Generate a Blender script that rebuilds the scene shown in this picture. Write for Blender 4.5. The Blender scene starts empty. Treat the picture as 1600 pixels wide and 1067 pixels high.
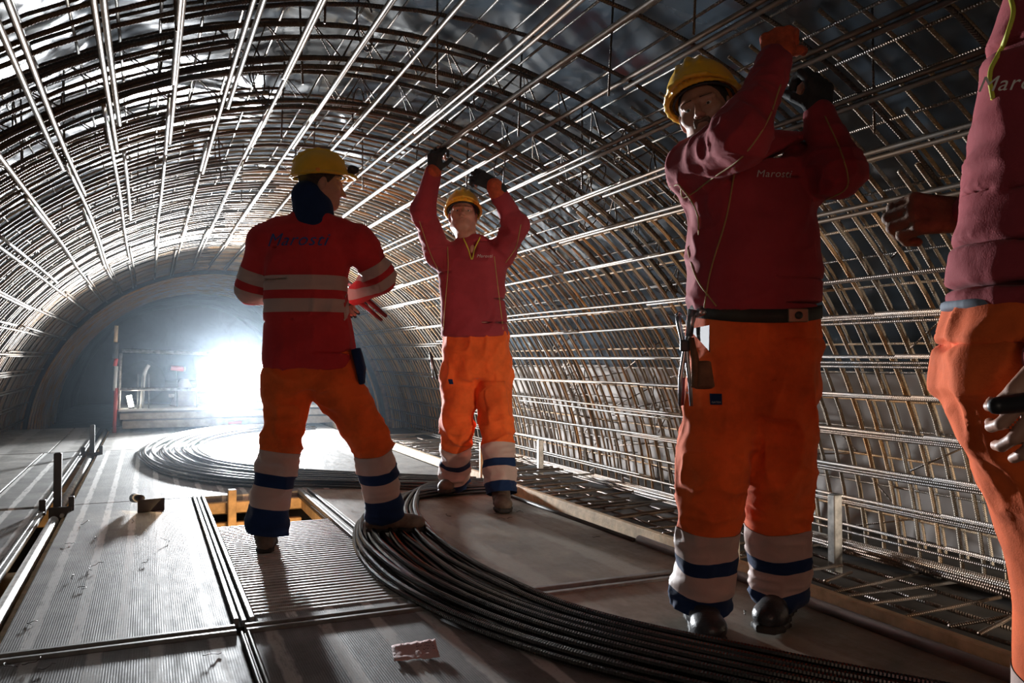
import bpy, bmesh, math, random
import numpy as np
from mathutils import Vector, Matrix, noise as mnoise
from mathutils.bvhtree import BVHTree

random.seed(7)
rng = np.random.default_rng(7)
scene = bpy.context.scene
COL = scene.collection
PI = math.pi

# ------------------------------------------------------------------ camera
FPX = 1300.0
TH = math.atan(570 / FPX)              # yaw of the camera away from the tunnel axis
SN, CS = math.sin(TH), math.cos(TH)
EYE = 0.88
cam = bpy.data.cameras.new('camera')
cam.sensor_width = 36.0
cam.lens = FPX / 1600 * 36.0
cam.clip_start = 0.05
cam_o = bpy.data.objects.new('camera', cam)
COL.objects.link(cam_o)
cam_o.location = (0, 0, EYE)
cam_o.rotation_euler = (PI / 2 + math.atan(26.5 / FPX), 0, -TH)
scene.camera = cam_o

# ------------------------------------------------------------------ world, exposure
w = bpy.data.worlds.new('world')
scene.world = w
w.use_nodes = True
w.node_tree.nodes['Background'].inputs[0].default_value = (0.0, 0.0, 0.0, 1)
w.node_tree.nodes['Background'].inputs[1].default_value = 0.0
vs = scene.view_settings
vs.view_transform = 'Standard'
vs.look = 'None'
vs.gamma = 1.0
vs.use_curve_mapping = False
vs.exposure = 0.0
scene.cycles.max_bounces = 6
scene.cycles.diffuse_bounces = 3
scene.cycles.glossy_bounces = 3
scene.cycles.volume_bounces = 0
scene.cycles.transmission_bounces = 3
scene.cycles.sample_clamp_indirect = 4.0
scene.cycles.volume_step_rate = 4.0
scene.cycles.use_adaptive_sampling = True
scene.cycles.adaptive_threshold = 0.02

FLOOD_P = Vector((1.02, 11.15, 0.60))     # the flood light on the far platform
FLOOD_STRENGTH = 60.0

def area_lamp(name, loc, target, size, energy, color, sy=None, spread=PI):
    L = bpy.data.lights.new(name, 'AREA')
    L.energy = energy
    L.color = color
    L.size = size
    if sy:
        L.shape = 'RECTANGLE'
        L.size_y = sy
    L.spread = spread
    o = bpy.data.objects.new(name, L)
    COL.objects.link(o)
    o.location = loc
    o.rotation_euler = (Vector(target) - Vector(loc)).to_track_quat('-Z', 'Y').to_euler()
    return o

area_lamp('flood_light_beam', (1.02, 11.12, 0.60), (1.25, 3.0, 0.95), 0.36, 760, (0.92, 0.96, 1.0), 0.24, math.radians(132))
# unseen fill lamps added behind the camera and the reinforcement; work lights under the deck
area_lamp('rear_fill_light', (-0.6, -2.6, 1.2), (1.2, 3.5, 0.9), 0.9, 11, (1.0, 0.80, 0.64), 0.5)
area_lamp('mesh_fill_light', (3.50, -0.3, 0.15), (3.80, 3.4, 0.15), 0.10, 30, (1.0, 0.86, 0.70), 0.6, math.radians(70))
area_lamp('under_deck_work_light', (0.75, 4.4, -0.50), (0.6, 5.6, -0.2), 0.3, 16, (1.0, 0.62, 0.28), 0.3)
area_lamp('channel_work_light', (-0.2, 5.0, -0.45), (-0.5, 4.6, -0.1), 0.3, 5, (1.0, 0.68, 0.38), 1.6)

# ------------------------------------------------------------------ helpers
def vec(*a): return Vector(a)
def ray(u, v, Z):
    """world point at photo pixel (u, v) and depth Z along the camera's view; used to read positions off the photograph"""
    r = (u - 800) / FPX
    return Vector((Z * (r * CS + SN), Z * (CS - r * SN), EYE - (v - 560) / FPX * Z))
def fl(u, v, z=0.0):
    return ray(u, v, FPX * (EYE - z) / (v - 560))

def link(name, me, mat=None, parent=None):
    o = bpy.data.objects.new(name, me)
    COL.objects.link(o)
    if mat is not None and len(me.materials) == 0:
        for m in (mat if isinstance(mat, (list, tuple)) else [mat]):
            me.materials.append(m)
    if parent is not None:
        o.parent = parent
        if parent.type == 'EMPTY' or parent.location.length > 0:
            o.matrix_parent_inverse = parent.matrix_basis.inverted()
    return o

def tag(o, label=None, cat=None, group=None, kind=None):
    if label: o['label'] = label
    if cat: o['category'] = cat
    if group: o['group'] = group
    if kind: o['kind'] = kind
    return o

def empty(name, loc=(0, 0, 0)):
    o = bpy.data.objects.new(name, None)
    COL.objects.link(o)
    o.location = loc
    o.empty_display_size = 0.1
    return o

def mesh(name, verts, faces, smooth=True, uv=None):
    me = bpy.data.meshes.new(name)
    verts = np.asarray(verts, dtype=np.float32)
    faces = np.asarray(faces, dtype=np.int32)
    n = faces.shape[1]
    me.vertices.add(len(verts)); me.vertices.foreach_set('co', verts.ravel())
    me.loops.add(faces.size); me.loops.foreach_set('vertex_index', faces.ravel())
    me.polygons.add(len(faces))
    me.polygons.foreach_set('loop_start', np.arange(0, faces.size, n, dtype=np.int32))
    me.polygons.foreach_set('use_smooth', np.full(len(faces), smooth, dtype=bool))
    if uv is not None:
        l = me.uv_layers.new(name='UVMap')
        l.data.foreach_set('uv', np.asarray(uv, dtype=np.float32)[faces.ravel()].ravel())
    me.update(calc_edges=True)
    return me

def tube_data(pts, r, sides=8, rib=0.0, ribstep=0.008, ref=None):
    """tube along pts with real length in U; rib > 0 cuts real rolled ribs into it"""
    pts = np.asarray(pts, dtype=np.float64)
    seg = np.linalg.norm(np.diff(pts, axis=0), axis=1)
    L = np.concatenate([[0], np.cumsum(seg)])
    if rib > 0:
        n = int(L[-1] / (ribstep / 2))
        s = np.linspace(0, L[-1], n)
        pts = np.stack([np.interp(s, L, pts[:, k]) for k in range(3)], 1)
        L = s
    t = np.gradient(pts, axis=0)
    t /= np.maximum(np.linalg.norm(t, axis=1)[:, None], 1e-9)
    up = np.array([0, 0, 1.0]) if ref is None else np.array(ref, float)
    if abs(np.dot(t.mean(0) / max(np.linalg.norm(t.mean(0)), 1e-6), up)) > 0.9:
        up = np.array([1.0, 0.13, 0])
    a = np.cross(t, up); a /= np.maximum(np.linalg.norm(a, axis=1)[:, None], 1e-9)
    b = np.cross(a, t)
    rr = np.full(len(pts), r) if np.isscalar(r) else np.interp(L, np.linspace(0, L[-1], len(r)), r)
    if rib > 0:
        rr = rr + rib * (np.arange(len(pts)) % 2)
    ang = np.linspace(0, 2 * PI, sides, endpoint=False)
    ca, sa = np.cos(ang), np.sin(ang)
    V = pts[:, None, :] + rr[:, None, None] * (ca[None, :, None] * a[:, None, :] + sa[None, :, None] * b[:, None, :])
    n = len(pts)
    V = V.reshape(-1, 3)
    uv = np.stack([np.repeat(L, sides), np.tile(np.arange(sides) / sides, n)], 1)
    i = np.arange(n - 1)[:, None] * sides; j = np.arange(sides)[None, :]; j2 = (j + 1) % sides
    F = np.stack([i + j, i + j2, i + sides + j2, i + sides + j], -1).reshape(-1, 4)
    # end caps as quads fans on a centre vertex
    c0 = len(V); V = np.vstack([V, pts[:1], pts[-1:]])
    uv = np.vstack([uv, uv[:1], uv[n * sides - 1:n * sides]])
    k = np.arange(0, sides, 2)
    cap0 = np.stack([np.full(len(k), c0), (k + 2) % sides, (k + 1) % sides, k], 1)
    e = (n - 1) * sides
    cap1 = np.stack([np.full(len(k), c0 + 1), e + k, e + (k + 1) % sides, e + (k + 2) % sides], 1)
    return V, np.vstack([F, cap0, cap1]), uv

class Geo:
    """collects tubes and boxes that belong to one part"""
    def __init__(s): s.V, s.F, s.U, s.n = [], [], [], 0
    def add(s, V, F, U=None):
        V = np.asarray(V, float); F = np.asarray(F, int)
        s.V.append(V); s.F.append(F + s.n); s.U.append(np.zeros((len(V), 2)) if U is None else U); s.n += len(V)
        return s
    def tube(s, pts, r, sides=8, **k): return s.add(*tube_data(pts, r, sides, **k))
    def box(s, c, size, rot=None, bev=0.0):
        hx, hy, hz = [q / 2 for q in size]
        if bev > 0:
            b = min(bev, hx * .45, hy * .45, hz * .45)
            bm = bmesh.new(); bmesh.ops.create_cube(bm, size=1)
            for v in bm.verts: v.co = Vector((v.co.x * 2 * hx, v.co.y * 2 * hy, v.co.z * 2 * hz))
            bmesh.ops.bevel(bm, geom=bm.edges[:], offset=b, segments=1, profile=.5, affect='EDGES')
            bmesh.ops.triangulate(bm, faces=[f for f in bm.faces if len(f.verts) != 4])
            V = np.array([v.co[:] for v in bm.verts])
            F = [[v.index for v in f.verts] for f in bm.faces]
            F = [f if len(f) == 4 else [f[0], f[1], f[2], f[2]] for f in F]
            F4 = [f for f in F if f[2] != f[3]]
            F3 = [f for f in F if f[2] == f[3]]
            bm.free()
            V2 = list(map(list, V)); 
            for f in F3:          # corner triangle as a quad with a mid point
                m = (V[f[0]] + V[f[2]]) / 2; V2.append(list(m)); F4.append([f[0], f[1], f[2], len(V2) - 1])
            V = np.array(V2); F = F4
        else:
            V = np.array([[x * hx, y * hy, z * hz] for x in (-1, 1) for y in (-1, 1) for z in (-1, 1)])
            F = [[0, 1, 3, 2], [4, 6, 7, 5], [0, 4, 5, 1], [2, 3, 7, 6], [0, 2, 6, 4], [1, 5, 7, 3]]
        if rot is not None: V = V @ np.array(rot.to_3x3() if hasattr(rot, 'to_3x3') else rot).T
        return s.add(V + np.array(c[:]), F)
    def bar(s, a, b, wdt, hgt, bev=0.0):
        a, b = Vector(a), Vector(b); d = b - a
        q = d.to_track_quat('Y', 'Z').to_matrix()
        return s.box((a + b) / 2, (wdt, d.length, hgt), q, bev)
    def build(s, name, mat, parent=None, smooth=False, **k):
        me = mesh(name, np.vstack(s.V), np.vstack(s.F), smooth, np.vstack(s.U))
        return link(name, me, mat, parent)

def box(name, lo, hi, mat, parent=None, bev=0.0):
    lo, hi = Vector(lo), Vector(hi)
    return Geo().box((lo + hi) / 2, hi - lo, bev=bev).build(name, mat, parent)

# ------------------------------------------------------------------ materials
def newmat(name):
    m = bpy.data.materials.new(name); m.use_nodes = True
    nt = m.node_tree; b = nt.nodes['Principled BSDF']
    return m, nt, b
def nd(nt, t, **k):
    n = nt.nodes.new(t)
    for a, v in k.items(): setattr(n, a, v)
    return n
def ramp(nt, src, stops):
    r = nd(nt, 'ShaderNodeValToRGB')
    el = r.color_ramp.elements
    el[0].position, el[0].color = stops[0][0], stops[0][1]
    el[1].position, el[1].color = stops[-1][0], stops[-1][1]
    for p, c in stops[1:-1]:
        e = el.new(p); e.color = c
    nt.links.new(src, r.inputs[0])
    return r.outputs[0]
def noise_node(nt, scale, detail=4, coord='Object', rough=.55, mapscale=None, dist=0.0):
    tc = nd(nt, 'ShaderNodeTexCoord')
    src = tc.outputs[coord]
    if mapscale:
        mp = nd(nt, 'ShaderNodeMapping'); mp.inputs['Scale'].default_value = mapscale
        nt.links.new(src, mp.inputs[0]); src = mp.outputs[0]
    n = nd(nt, 'ShaderNodeTexNoise'); n.inputs['Scale'].default_value = scale
    n.inputs['Detail'].default_value = detail; n.inputs['Roughness'].default_value = rough
    n.inputs['Distortion'].default_value = dist
    nt.links.new(src, n.inputs['Vector'])
    return n.outputs['Fac']
def bump(nt, b, h, strength=.3, dist=.01, prev=None):
    n = nd(nt, 'ShaderNodeBump'); n.inputs['Strength'].default_value = strength; n.inputs['Distance'].default_value = dist
    nt.links.new(h, n.inputs['Height'])
    if prev is not None: nt.links.new(prev, n.inputs['Normal'])
    nt.links.new(n.outputs[0], b.inputs['Normal'])
    return n.outputs[0]
def math_node(nt, op, a, b=None, c=None):
    n = nd(nt, 'ShaderNodeMath', operation=op)
    for i, x in enumerate((a, b, c)):
        if x is None: continue
        if isinstance(x, (int, float)): n.inputs[i].default_value = x
        else: nt.links.new(x, n.inputs[i])
    return n.outputs[0]
def mixc(nt, f, a, b):
    n = nd(nt, 'ShaderNodeMix', data_type='RGBA')
    for s, x in ((n.inputs['Factor'], f), (n.inputs[6], a), (n.inputs[7], b)):
        if isinstance(x, (int, float)): s.default_value = x
        elif isinstance(x, tuple): s.default_value = x
        else: nt.links.new(x, s)
    return n.outputs[2]
def C(r, g, b): return (r, g, b, 1.0)

def simple(name, col, rough=.6, metal=0.0, var=.15, scale=8, bmp=0.0, spec=None, coord='Object'):
    m, nt, b = newmat(name)
    f = noise_node(nt, scale, 5, coord)
    lo = C(*[c * (1 - var) for c in col]); hi = C(*[min(1, c * (1 + var)) for c in col])
    nt.links.new(ramp(nt, f, [(.3, lo), (.7, hi)]), b.inputs['Base Color'])
    b.inputs['Roughness'].default_value = rough
    b.inputs['Metallic'].default_value = metal
    if spec is not None: b.inputs['Specular IOR Level'].default_value = spec
    if bmp: bump(nt, b, noise_node(nt, scale * 6, 4, coord), bmp, .005)
    return m

def rebar_mat(name, c1, c2, rough=.38, metal=.75, ribs=True, rust=.5):
    m, nt, b = newmat(name)
    f = noise_node(nt, 2.3, 6, 'Object', .65)
    nt.links.new(ramp(nt, f, [(rust - .12, C(*c1)), (rust + .12, C(*c2))]), b.inputs['Base Color'])
    b.inputs['Roughness'].default_value = rough
    b.inputs['Metallic'].default_value = metal
    if ribs:
        uvn = nd(nt, 'ShaderNodeTexCoord'); sx = nd(nt, 'ShaderNodeSeparateXYZ')
        nt.links.new(uvn.outputs['UV'], sx.inputs[0])
        ph = math_node(nt, 'ADD', math_node(nt, 'MULTIPLY', sx.outputs[0], 2 * PI / 0.011),
                       math_node(nt, 'MULTIPLY', sx.outputs[1], 2 * PI))
        h = math_node(nt, 'POWER', math_node(nt, 'ABSOLUTE', math_node(nt, 'SINE', math_node(nt, 'MULTIPLY', ph, .5))), 3.0)
        bump(nt, b, h, 1.0, .0022)
    return m

M = {}
M['rebar'] = rebar_mat('steel_rebar', (.23, .21, .19), (.25, .155, .085), .44, rust=.56)
M['rebar_lap'] = rebar_mat('bright_rebar', (.32, .30, .275), (.31, .21, .13), .42, rust=.60)
M['rebar_dark'] = rebar_mat('dark_rebar', (.13, .12, .115), (.19, .12, .075), .42)
M['rebar_rust'] = rebar_mat('rusty_rebar', (.52, .40, .28), (.60, .30, .09), .55, .2, rust=.52)
M['rebar_tan'] = rebar_mat('tan_rebar', (.36, .31, .25), (.36, .22, .10), .5, .3, rust=.55)
M['rebar_brown'] = rebar_mat('brown_rebar', (.20, .165, .135), (.24, .15, .09), .42, ribs=False)
M['rebar_brown2'] = rebar_mat('grey_brown_rebar', (.26, .245, .225), (.26, .18, .12), .36, ribs=False)
M['coil'] = rebar_mat('coil_rebar', (.085, .085, .09), (.12, .105, .09), .27, .95, ribs=False)
M['girder'] = rebar_mat('girder_rebar', (.12, .11, .10), (.2, .13, .08), .42, .8)
M['wire'] = simple('tie_wire', (.10, .09, .085), .4, .9)
M['timber'] = simple('rough_timber', (.62, .44, .25), .75, var=.3, scale=14, bmp=.3)
M['timber_grey'] = simple('weathered_timber', (.40, .34, .27), .8, var=.25, scale=10, bmp=.3)
M['alu'] = simple('scuffed_aluminium', (.30, .30, .29), .5, .6, var=.3, scale=20)
M['galv'] = simple('galvanised_tube', (.50, .48, .45), .36, .85, var=.35, scale=25)
M['dark_metal'] = simple('dark_steel', (.07, .065, .06), .5, .6, var=.3)
M['black'] = simple('black_plastic', (.02, .02, .022), .45)
M['red_paint'] = simple('red_paint', (.55, .04, .03), .45)
M['white_plastic'] = simple('white_plastic', (.75, .75, .72), .5)
M['paper'] = simple('pink_paper', (.62, .42, .40), .8, var=.08)
M['orange_plastic'] = simple('orange_plastic', (.85, .30, .03), .5)

# dark sheet membrane behind the reinforcement: wrinkled glossy plastic
def membrane(name, col, rough, spec=.6):
    m, nt, b = newmat(name)
    f = noise_node(nt, 1.1, 4)
    nt.links.new(ramp(nt, f, [(.3, C(*[c * .6 for c in col])), (.7, C(*col))]), b.inputs['Base Color'])
    b.inputs['Roughness'].default_value = rough
    b.inputs['Specular IOR Level'].default_value = spec
    bump(nt, b, noise_node(nt, 1.7, 2, dist=.7), .75, .09)
    return m
M['membrane'] = membrane('black_membrane', (.06, .085, .11), .15, 1.0)
M['membrane_pale'] = membrane('pale_fleece', (.52, .46, .42), .55, .3)
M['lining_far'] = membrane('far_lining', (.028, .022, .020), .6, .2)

# ribbed boards of the deck: fine grooves along the tunnel, pale worn strips, mud and scuffs
def deck_mat(name, dark, pale, strip_w=.125, strips=True, phase=0.0, gloss=.36):
    m, nt, b = newmat(name)
    tc = nd(nt, 'ShaderNodeTexCoord'); sx = nd(nt, 'ShaderNodeSeparateXYZ')
    nt.links.new(tc.outputs['Object'], sx.inputs[0])
    X = sx.outputs[0]
    n1 = noise_node(nt, 3.2, 8, rough=.7)
    n2 = noise_node(nt, 9, 6, rough=.7, mapscale=(3, .6, 1))
    base = ramp(nt, n1, [(.25, C(*[c * .45 for c in dark])), (.5, C(*dark)), (.75, C(*[c * 1.7 for c in dark]))])
    if strips:
        wob = math_node(nt, 'MULTIPLY', math_node(nt, 'SUBTRACT', noise_node(nt, 5, 4, mapscale=(1, 1.5, 1)), .5), .16)
        t = math_node(nt, 'FRACT', math_node(nt, 'ADD', math_node(nt, 'DIVIDE', X, strip_w), phase))
        t = math_node(nt, 'ABSOLUTE', math_node(nt, 'SUBTRACT', t, .5))
        t = math_node(nt, 'ADD', t, wob)
        s = ramp(nt, t, [(.10, C(1, 1, 1)), (.15, C(0, 0, 0))])
        wear = ramp(nt, n2, [(.33, C(.2, .2, .2)), (.47, C(1, 1, 1))])
        f = math_node(nt, 'MULTIPLY', math_node(nt, 'MULTIPLY', s, wear), .85)
        base = mixc(nt, f, base, C(*pale))
    grit = ramp(nt, noise_node(nt, 42, 4, rough=.8), [(.56, C(0, 0, 0)), (.68, C(1, 1, 1))])
    base = mixc(nt, math_node(nt, 'MULTIPLY', grit, .35), base, C(.03, .027, .024))
    nt.links.new(base, b.inputs['Base Color'])
    rg = ramp(nt, n2, [(.3, C(gloss, gloss, gloss)), (.75, C(.75, .75, .75))])
    nt.links.new(rg, b.inputs['Roughness'])
    b.inputs['Specular IOR Level'].default_value = .35
    g = math_node(nt, 'SINE', math_node(nt, 'MULTIPLY', X, 2 * PI / .0072))
    if strips: g = math_node(nt, 'MULTIPLY', g, math_node(nt, 'SUBTRACT', 1.0, f))
    p = bump(nt, b, g, .16, .002)
    bump(nt, b, n2, .3, .003, p)
    return m
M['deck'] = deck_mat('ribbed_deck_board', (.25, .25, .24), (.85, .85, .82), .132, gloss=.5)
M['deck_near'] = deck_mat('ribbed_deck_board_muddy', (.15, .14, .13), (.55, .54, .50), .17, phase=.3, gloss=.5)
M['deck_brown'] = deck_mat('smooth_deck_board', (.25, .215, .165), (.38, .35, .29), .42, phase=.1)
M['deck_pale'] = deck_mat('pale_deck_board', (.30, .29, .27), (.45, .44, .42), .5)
M['grate'] = deck_mat('grooved_hatch_board', (.5, .49, .47), (.3, .3, .3), strips=False, gloss=.3)

# ------------------------------------------------------------------ tunnel shell
TX, TZ, TR = 1.01, -0.39, 2.58
def arch(phi, R, y=0.0):
    a = math.radians(phi)
    return Vector((TX + R * math.cos(a), y, TZ + R * math.sin(a)))

def shell(name, p0, p1, R, y0, y1, mat, amp, step=.09, seed=0):
    nphi = max(4, int(math.radians(p1 - p0) * R / step)); ny = int((y1 - y0) / step)
    V = []
    for i in range(ny + 1):
        y = y0 + (y1 - y0) * i / ny
        for j in range(nphi + 1):
            ph = p0 + (p1 - p0) * j / nphi
            q = arch(ph, R, y)
            d = mnoise.noise(Vector((q.x * .9 + seed, y * .6, q.z * .9))) * amp * 2.0
            d += (1 - abs(mnoise.noise(Vector((q.x * 1.3 + 9, y * 1.6 + seed, q.z * 1.3)))) * 2) * amp * .45
            q = arch(ph, R + d, y)
            V.append(q[:])
    n = nphi + 1
    F = [[i * n + j, (i + 1) * n + j, (i + 1) * n + j + 1, i * n + j + 1] for i in range(ny) for j in range(nphi)]
    return link(name, mesh(name, V, F), mat)
tag(shell('ceiling', 23, 212, 3.02, -3.6, 13.4, M['membrane'], .06), kind='structure')
tag(shell('wall_right', -22, 23.5, 3.03, -3.6, 13.4, M['membrane_pale'], .06, seed=4), kind='structure')
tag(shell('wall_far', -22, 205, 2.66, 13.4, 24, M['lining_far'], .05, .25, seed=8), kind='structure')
# collar between the reinforced section and the lining beyond it
V = []; F = []
for j in range(81):
    ph = -22 + 234 * j / 80
    V += [arch(ph, 3.1, 13.38)[:], arch(ph, 2.62, 13.42)[:]]
    if j: F.append([2 * j - 2, 2 * j - 1, 2 * j + 1, 2 * j])
tag(link('trim_1', mesh('trim_1', V, F, False), simple('rust_brown_collar', (.26, .14, .08), .7, var=.5, scale=12)), kind='structure')
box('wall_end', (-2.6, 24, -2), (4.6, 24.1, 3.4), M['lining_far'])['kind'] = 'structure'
box('floor', (-2.4, -3.6, -.86), (4.4, 24, -.80), simple('dark_invert', (.07, .06, .055), .8, var=.4, bmp=.4))['kind'] = 'structure'
box('floor_far', (-2.0, 11.9, -.35), (4.0, 24, -.30), simple('dark_invert_far', (.06, .06, .065), .7, var=.4))['kind'] = 'structure'
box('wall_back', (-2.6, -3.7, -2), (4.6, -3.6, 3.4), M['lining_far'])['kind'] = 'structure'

# ------------------------------------------------------------------ deck boards
J = [-1.2, 2.85, 5.66, 8.86, 11.9]
def board(lo, hi, mat, label, z=0.0, th=.045, group=None):
    o = box('deck_panel', (lo[0], lo[1], z - th), (hi[0], hi[1], z), mat, bev=.004)
    tag(o, label, 'deck panel', group)
    return o
g = .006
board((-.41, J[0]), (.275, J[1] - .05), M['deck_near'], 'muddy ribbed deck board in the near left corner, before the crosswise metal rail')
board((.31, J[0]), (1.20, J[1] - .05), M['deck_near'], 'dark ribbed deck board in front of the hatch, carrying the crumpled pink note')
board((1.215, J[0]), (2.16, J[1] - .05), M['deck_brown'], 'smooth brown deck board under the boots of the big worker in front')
board((-.41, J[1] + .03), (.265, J[2] - g), M['deck'], 'grey ribbed deck board with pale worn strips left of the hatch, holding the dropped trowel')
board((.345, J[1] + .03), (.93, 2.98), M['deck'], 'narrow dark cross board closing the hatch on its near side')
board((1.02, J[1] + .03), (2.16, J[2] - g), M['deck_brown'], 'brown deck board between hatch and right toe board, crossed by the near coil')
board((-.41, J[2] + g), (1.15, J[3] - g), M['deck'], 'grey ribbed deck board behind the hatch, under the far coil')
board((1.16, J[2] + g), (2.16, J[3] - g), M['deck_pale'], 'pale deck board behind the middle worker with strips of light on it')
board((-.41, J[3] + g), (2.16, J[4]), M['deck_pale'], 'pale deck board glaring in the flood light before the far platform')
board((-1.85, J[0]), (-.84, 5.60), M['deck'], 'rough grey deck board on the far left, nearest of the outer row')
board((-.83, J[0]), (-.565, 5.60), M['deck'], 'narrow rough board between outer deck and channel, near the camera')
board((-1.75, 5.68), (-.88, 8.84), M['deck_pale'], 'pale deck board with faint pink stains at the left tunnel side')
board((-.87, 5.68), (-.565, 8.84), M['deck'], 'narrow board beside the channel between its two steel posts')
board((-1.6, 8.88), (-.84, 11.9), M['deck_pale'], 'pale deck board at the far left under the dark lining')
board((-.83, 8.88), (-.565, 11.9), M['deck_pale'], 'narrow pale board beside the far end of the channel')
# hatch cover: grooved board, grooves run across
gy0, gy1, gx0, gx1 = 2.98, 4.62, .345, .915
G = Geo()
n = int((gy1 - gy0) / .041)
prof = []
for k in range(n):
    y = gy0 + (gy1 - gy0) * k / n; st = (gy1 - gy0) / n
    prof += [(y, -.022), (y + st * .06, .0030), (y + st * .52, .0012), (y + st * .62, -.022)]
prof.append((gy1, -.012))
V = []; F = []
for i, (y, z) in enumerate(prof):
    V += [(gx0, y, z), (gx1, y, z), (gx0, y, -.045), (gx1, y, -.045)]
    if i:
        a = 4 * i - 4; b2 = 4 * i
        F += [[a, a + 1, b2 + 1, b2], [a + 2, b2 + 2, b2 + 3, a + 3], [a, b2, b2 + 2, a + 2], [a + 1, a + 3, b2 + 3, b2 + 1]]
F += [[0, 2, 3, 1], [len(V) - 4, len(V) - 3, len(V) - 1, len(V) - 2]]
tag(link('hatch_cover', mesh('hatch_cover', V, F, False), M['grate']), 'grooved hatch cover on which the left worker stands, its grooves running crosswise', 'hatch cover')
# rails between the boards
def rail(y0, y1, x, wd, label):
    e = empty('edge_rail', (x, y0, 0)); tag(e, label, 'rail')
    for k, (dx, ww, h) in enumerate(((-.34, .22, .012), (0, .2, .004), (.34, .22, .012))):
        Geo().box((x + dx * wd, (y0 + y1) / 2, h / 2 - .015), (wd * ww, y1 - y0, h + .03), bev=.002).build('rail_flange', M['alu'], e)
    Geo().box((x, (y0 + y1) / 2, -.028), (wd, y1 - y0, .02)).build('rail_web', M['dark_metal'], e)
def rail_x(x0, x1, y, wd, label):
    e = empty('edge_rail', (x0, y, 0)); tag(e, label, 'rail')
    for k, (dy, ww, h) in enumerate(((-.32, .24, .010), (.32, .24, .012))):
        Geo().box(((x0 + x1) / 2, y + dy * wd, h / 2 - .015), (x1 - x0, wd * ww, h + .03), bev=.002).build('rail_flange', M['alu'], e)
    Geo().box(((x0 + x1) / 2, y, -.026), (x1 - x0, wd, .024)).build('rail_web', M['dark_metal'], e)
rail(2.93, 5.68, .305, .075, 'long metal rail along the left edge of the hatch')
rail(2.93, 5.68, .968, .09, 'long metal rail along the right edge of the hatch, running under the near coil')
rail_x(-.43, .27, 2.84, .075, 'crosswise metal rail between the two left ribbed boards')
rail_x(.30, .99, 2.84, .075, 'crosswise metal rail before the hatch cover')
rail_x(1.03, 2.16, 2.84, .11, 'crosswise rail between the brown boards, near the boots of the big worker')
rail(-1.2, 2.79, .293, .030, 'thin metal joint strip running toward the camera at the bottom left')
# timber seen in the open hatch
e = empty('hatch_timber_frame', (.63, 4.62, -.4)); tag(e, 'pale timber framing glowing orange inside the open hatch', 'timber frame')
for z in (-.07, -.20): Geo().box((.63, 5.62, z), (.62, .05, .07), bev=.004).build('cross_beam', M['timber'], e)
Geo().box((.63, 5.55, -.36), (.62, .05, .10), bev=.004).build('cross_beam', M['timber'], e)
for x in (.50, .78): Geo().box((x, 5.56, -.16), (.05, .06, .42), bev=.004).build('upright', M['timber'], e)
Geo().bar((.965, 4.6, -.07), (.965, 5.6, -.07), .05, .09, .004).build('side_beam', M['timber'], e)
for k, y in enumerate((1.2, 3.6, 4.2, 6.6, 8.2, 10)):
    o = Geo().box((.45, y, -.17), (3.4, .10, .22), bev=.006).build('deck_beam', M['timber'])
    tag(o, 'timber beam carrying the deck boards from below, crossing under the channel', 'beam', 'timber beams under the deck')

# channel on the left: galvanised tube, timber, steel edge profile, post stubs
o = Geo().tube([(-.475, -1.2, -.035), (-.475, 5.35, -.035)], .026, 14).build('scaffold_tube', M['galv'], smooth=True)
tag(o, 'long scuffed steel tube lying in the channel at the left edge of the deck', 'tube')
o = Geo().tube([(-.475, 5.7, -.03), (-.475, 11.6, -.03)], .026, 14).build('scaffold_tube', M['galv'], smooth=True)
tag(o, 'steel tube continuing in the channel between the two upright posts', 'tube')
o = Geo().bar((-.432, -1.2, -.07), (-.432, 11.6, -.07), .022, .07, .003).build('channel_timber', M['timber'])
tag(o, 'narrow orange timber batten beside the tube in the channel', 'batten')
e = empty('steel_edge_profile', (-.548, 0, 0)); tag(e, 'whitish metal edge profile along the left side of the channel', 'edge profile')
Geo().box((-.556, 5.2, -.02), (.012, 12.8, .07), bev=.002).build('upright_flange', M['alu'], e)
Geo().box((-.543, 5.2, .008), (.03, 12.8, .008), bev=.002).build('top_flange', M['alu'], e)
def post(x, y, h, label, wd=.042, plate=True, mat='dark_metal'):
    e = empty('steel_post', (x, y, 0)); tag(e, label, 'post')
    Geo().box((x, y, h / 2 - .06), (wd, wd * .9, h + .12), bev=.004).build('post_tube', M[mat], e)
    Geo().box((x, y, h + .001), (wd * .7, wd * .6, .004)).build('post_mouth', M['black'], e)
    if plate:
        Geo().box((x + .02, y - .05, -.01), (.12, .02, .07), bev=.004).build('clamp_plate', M['dark_metal'], e)
        Geo().box((x - .07, y - .06, .03), (.035, .03, .09), bev=.004).build('wedge_block', M['dark_metal'], e)
        Geo().box((x + .075, y - .03, .03), (.03, .03, .10), bev=.004).build('wedge_block', M['dark_metal'], e)
        Geo().tube([(x + .03, y - .09, -.02), (x + .03, y + .06, -.02)], .012, 8).build('bolt', M['galv'], e)
post(-.47, 5.50, .33, 'dark upright steel post standing in the channel, nearer of the two')
post(-.455, 8.55, .27, 'upright steel post in the channel close to the far platform')
post(2.24, 5.65, .27, 'rusty stub post between the legs of the middle worker', .036, False, 'rebar_rust')
post(2.27, 2.85, .30, 'stub post at the toe board behind the legs of the big worker', .04, False, 'timber_grey')
post(3.02, 6.3, .20, 'small stub post at the foot of the mesh, right of the middle worker', .045, False, 'galv')
post(2.93, 2.95, .25, 'round galvanised stub post right of the big worker legs', .05, False, 'galv')

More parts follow.
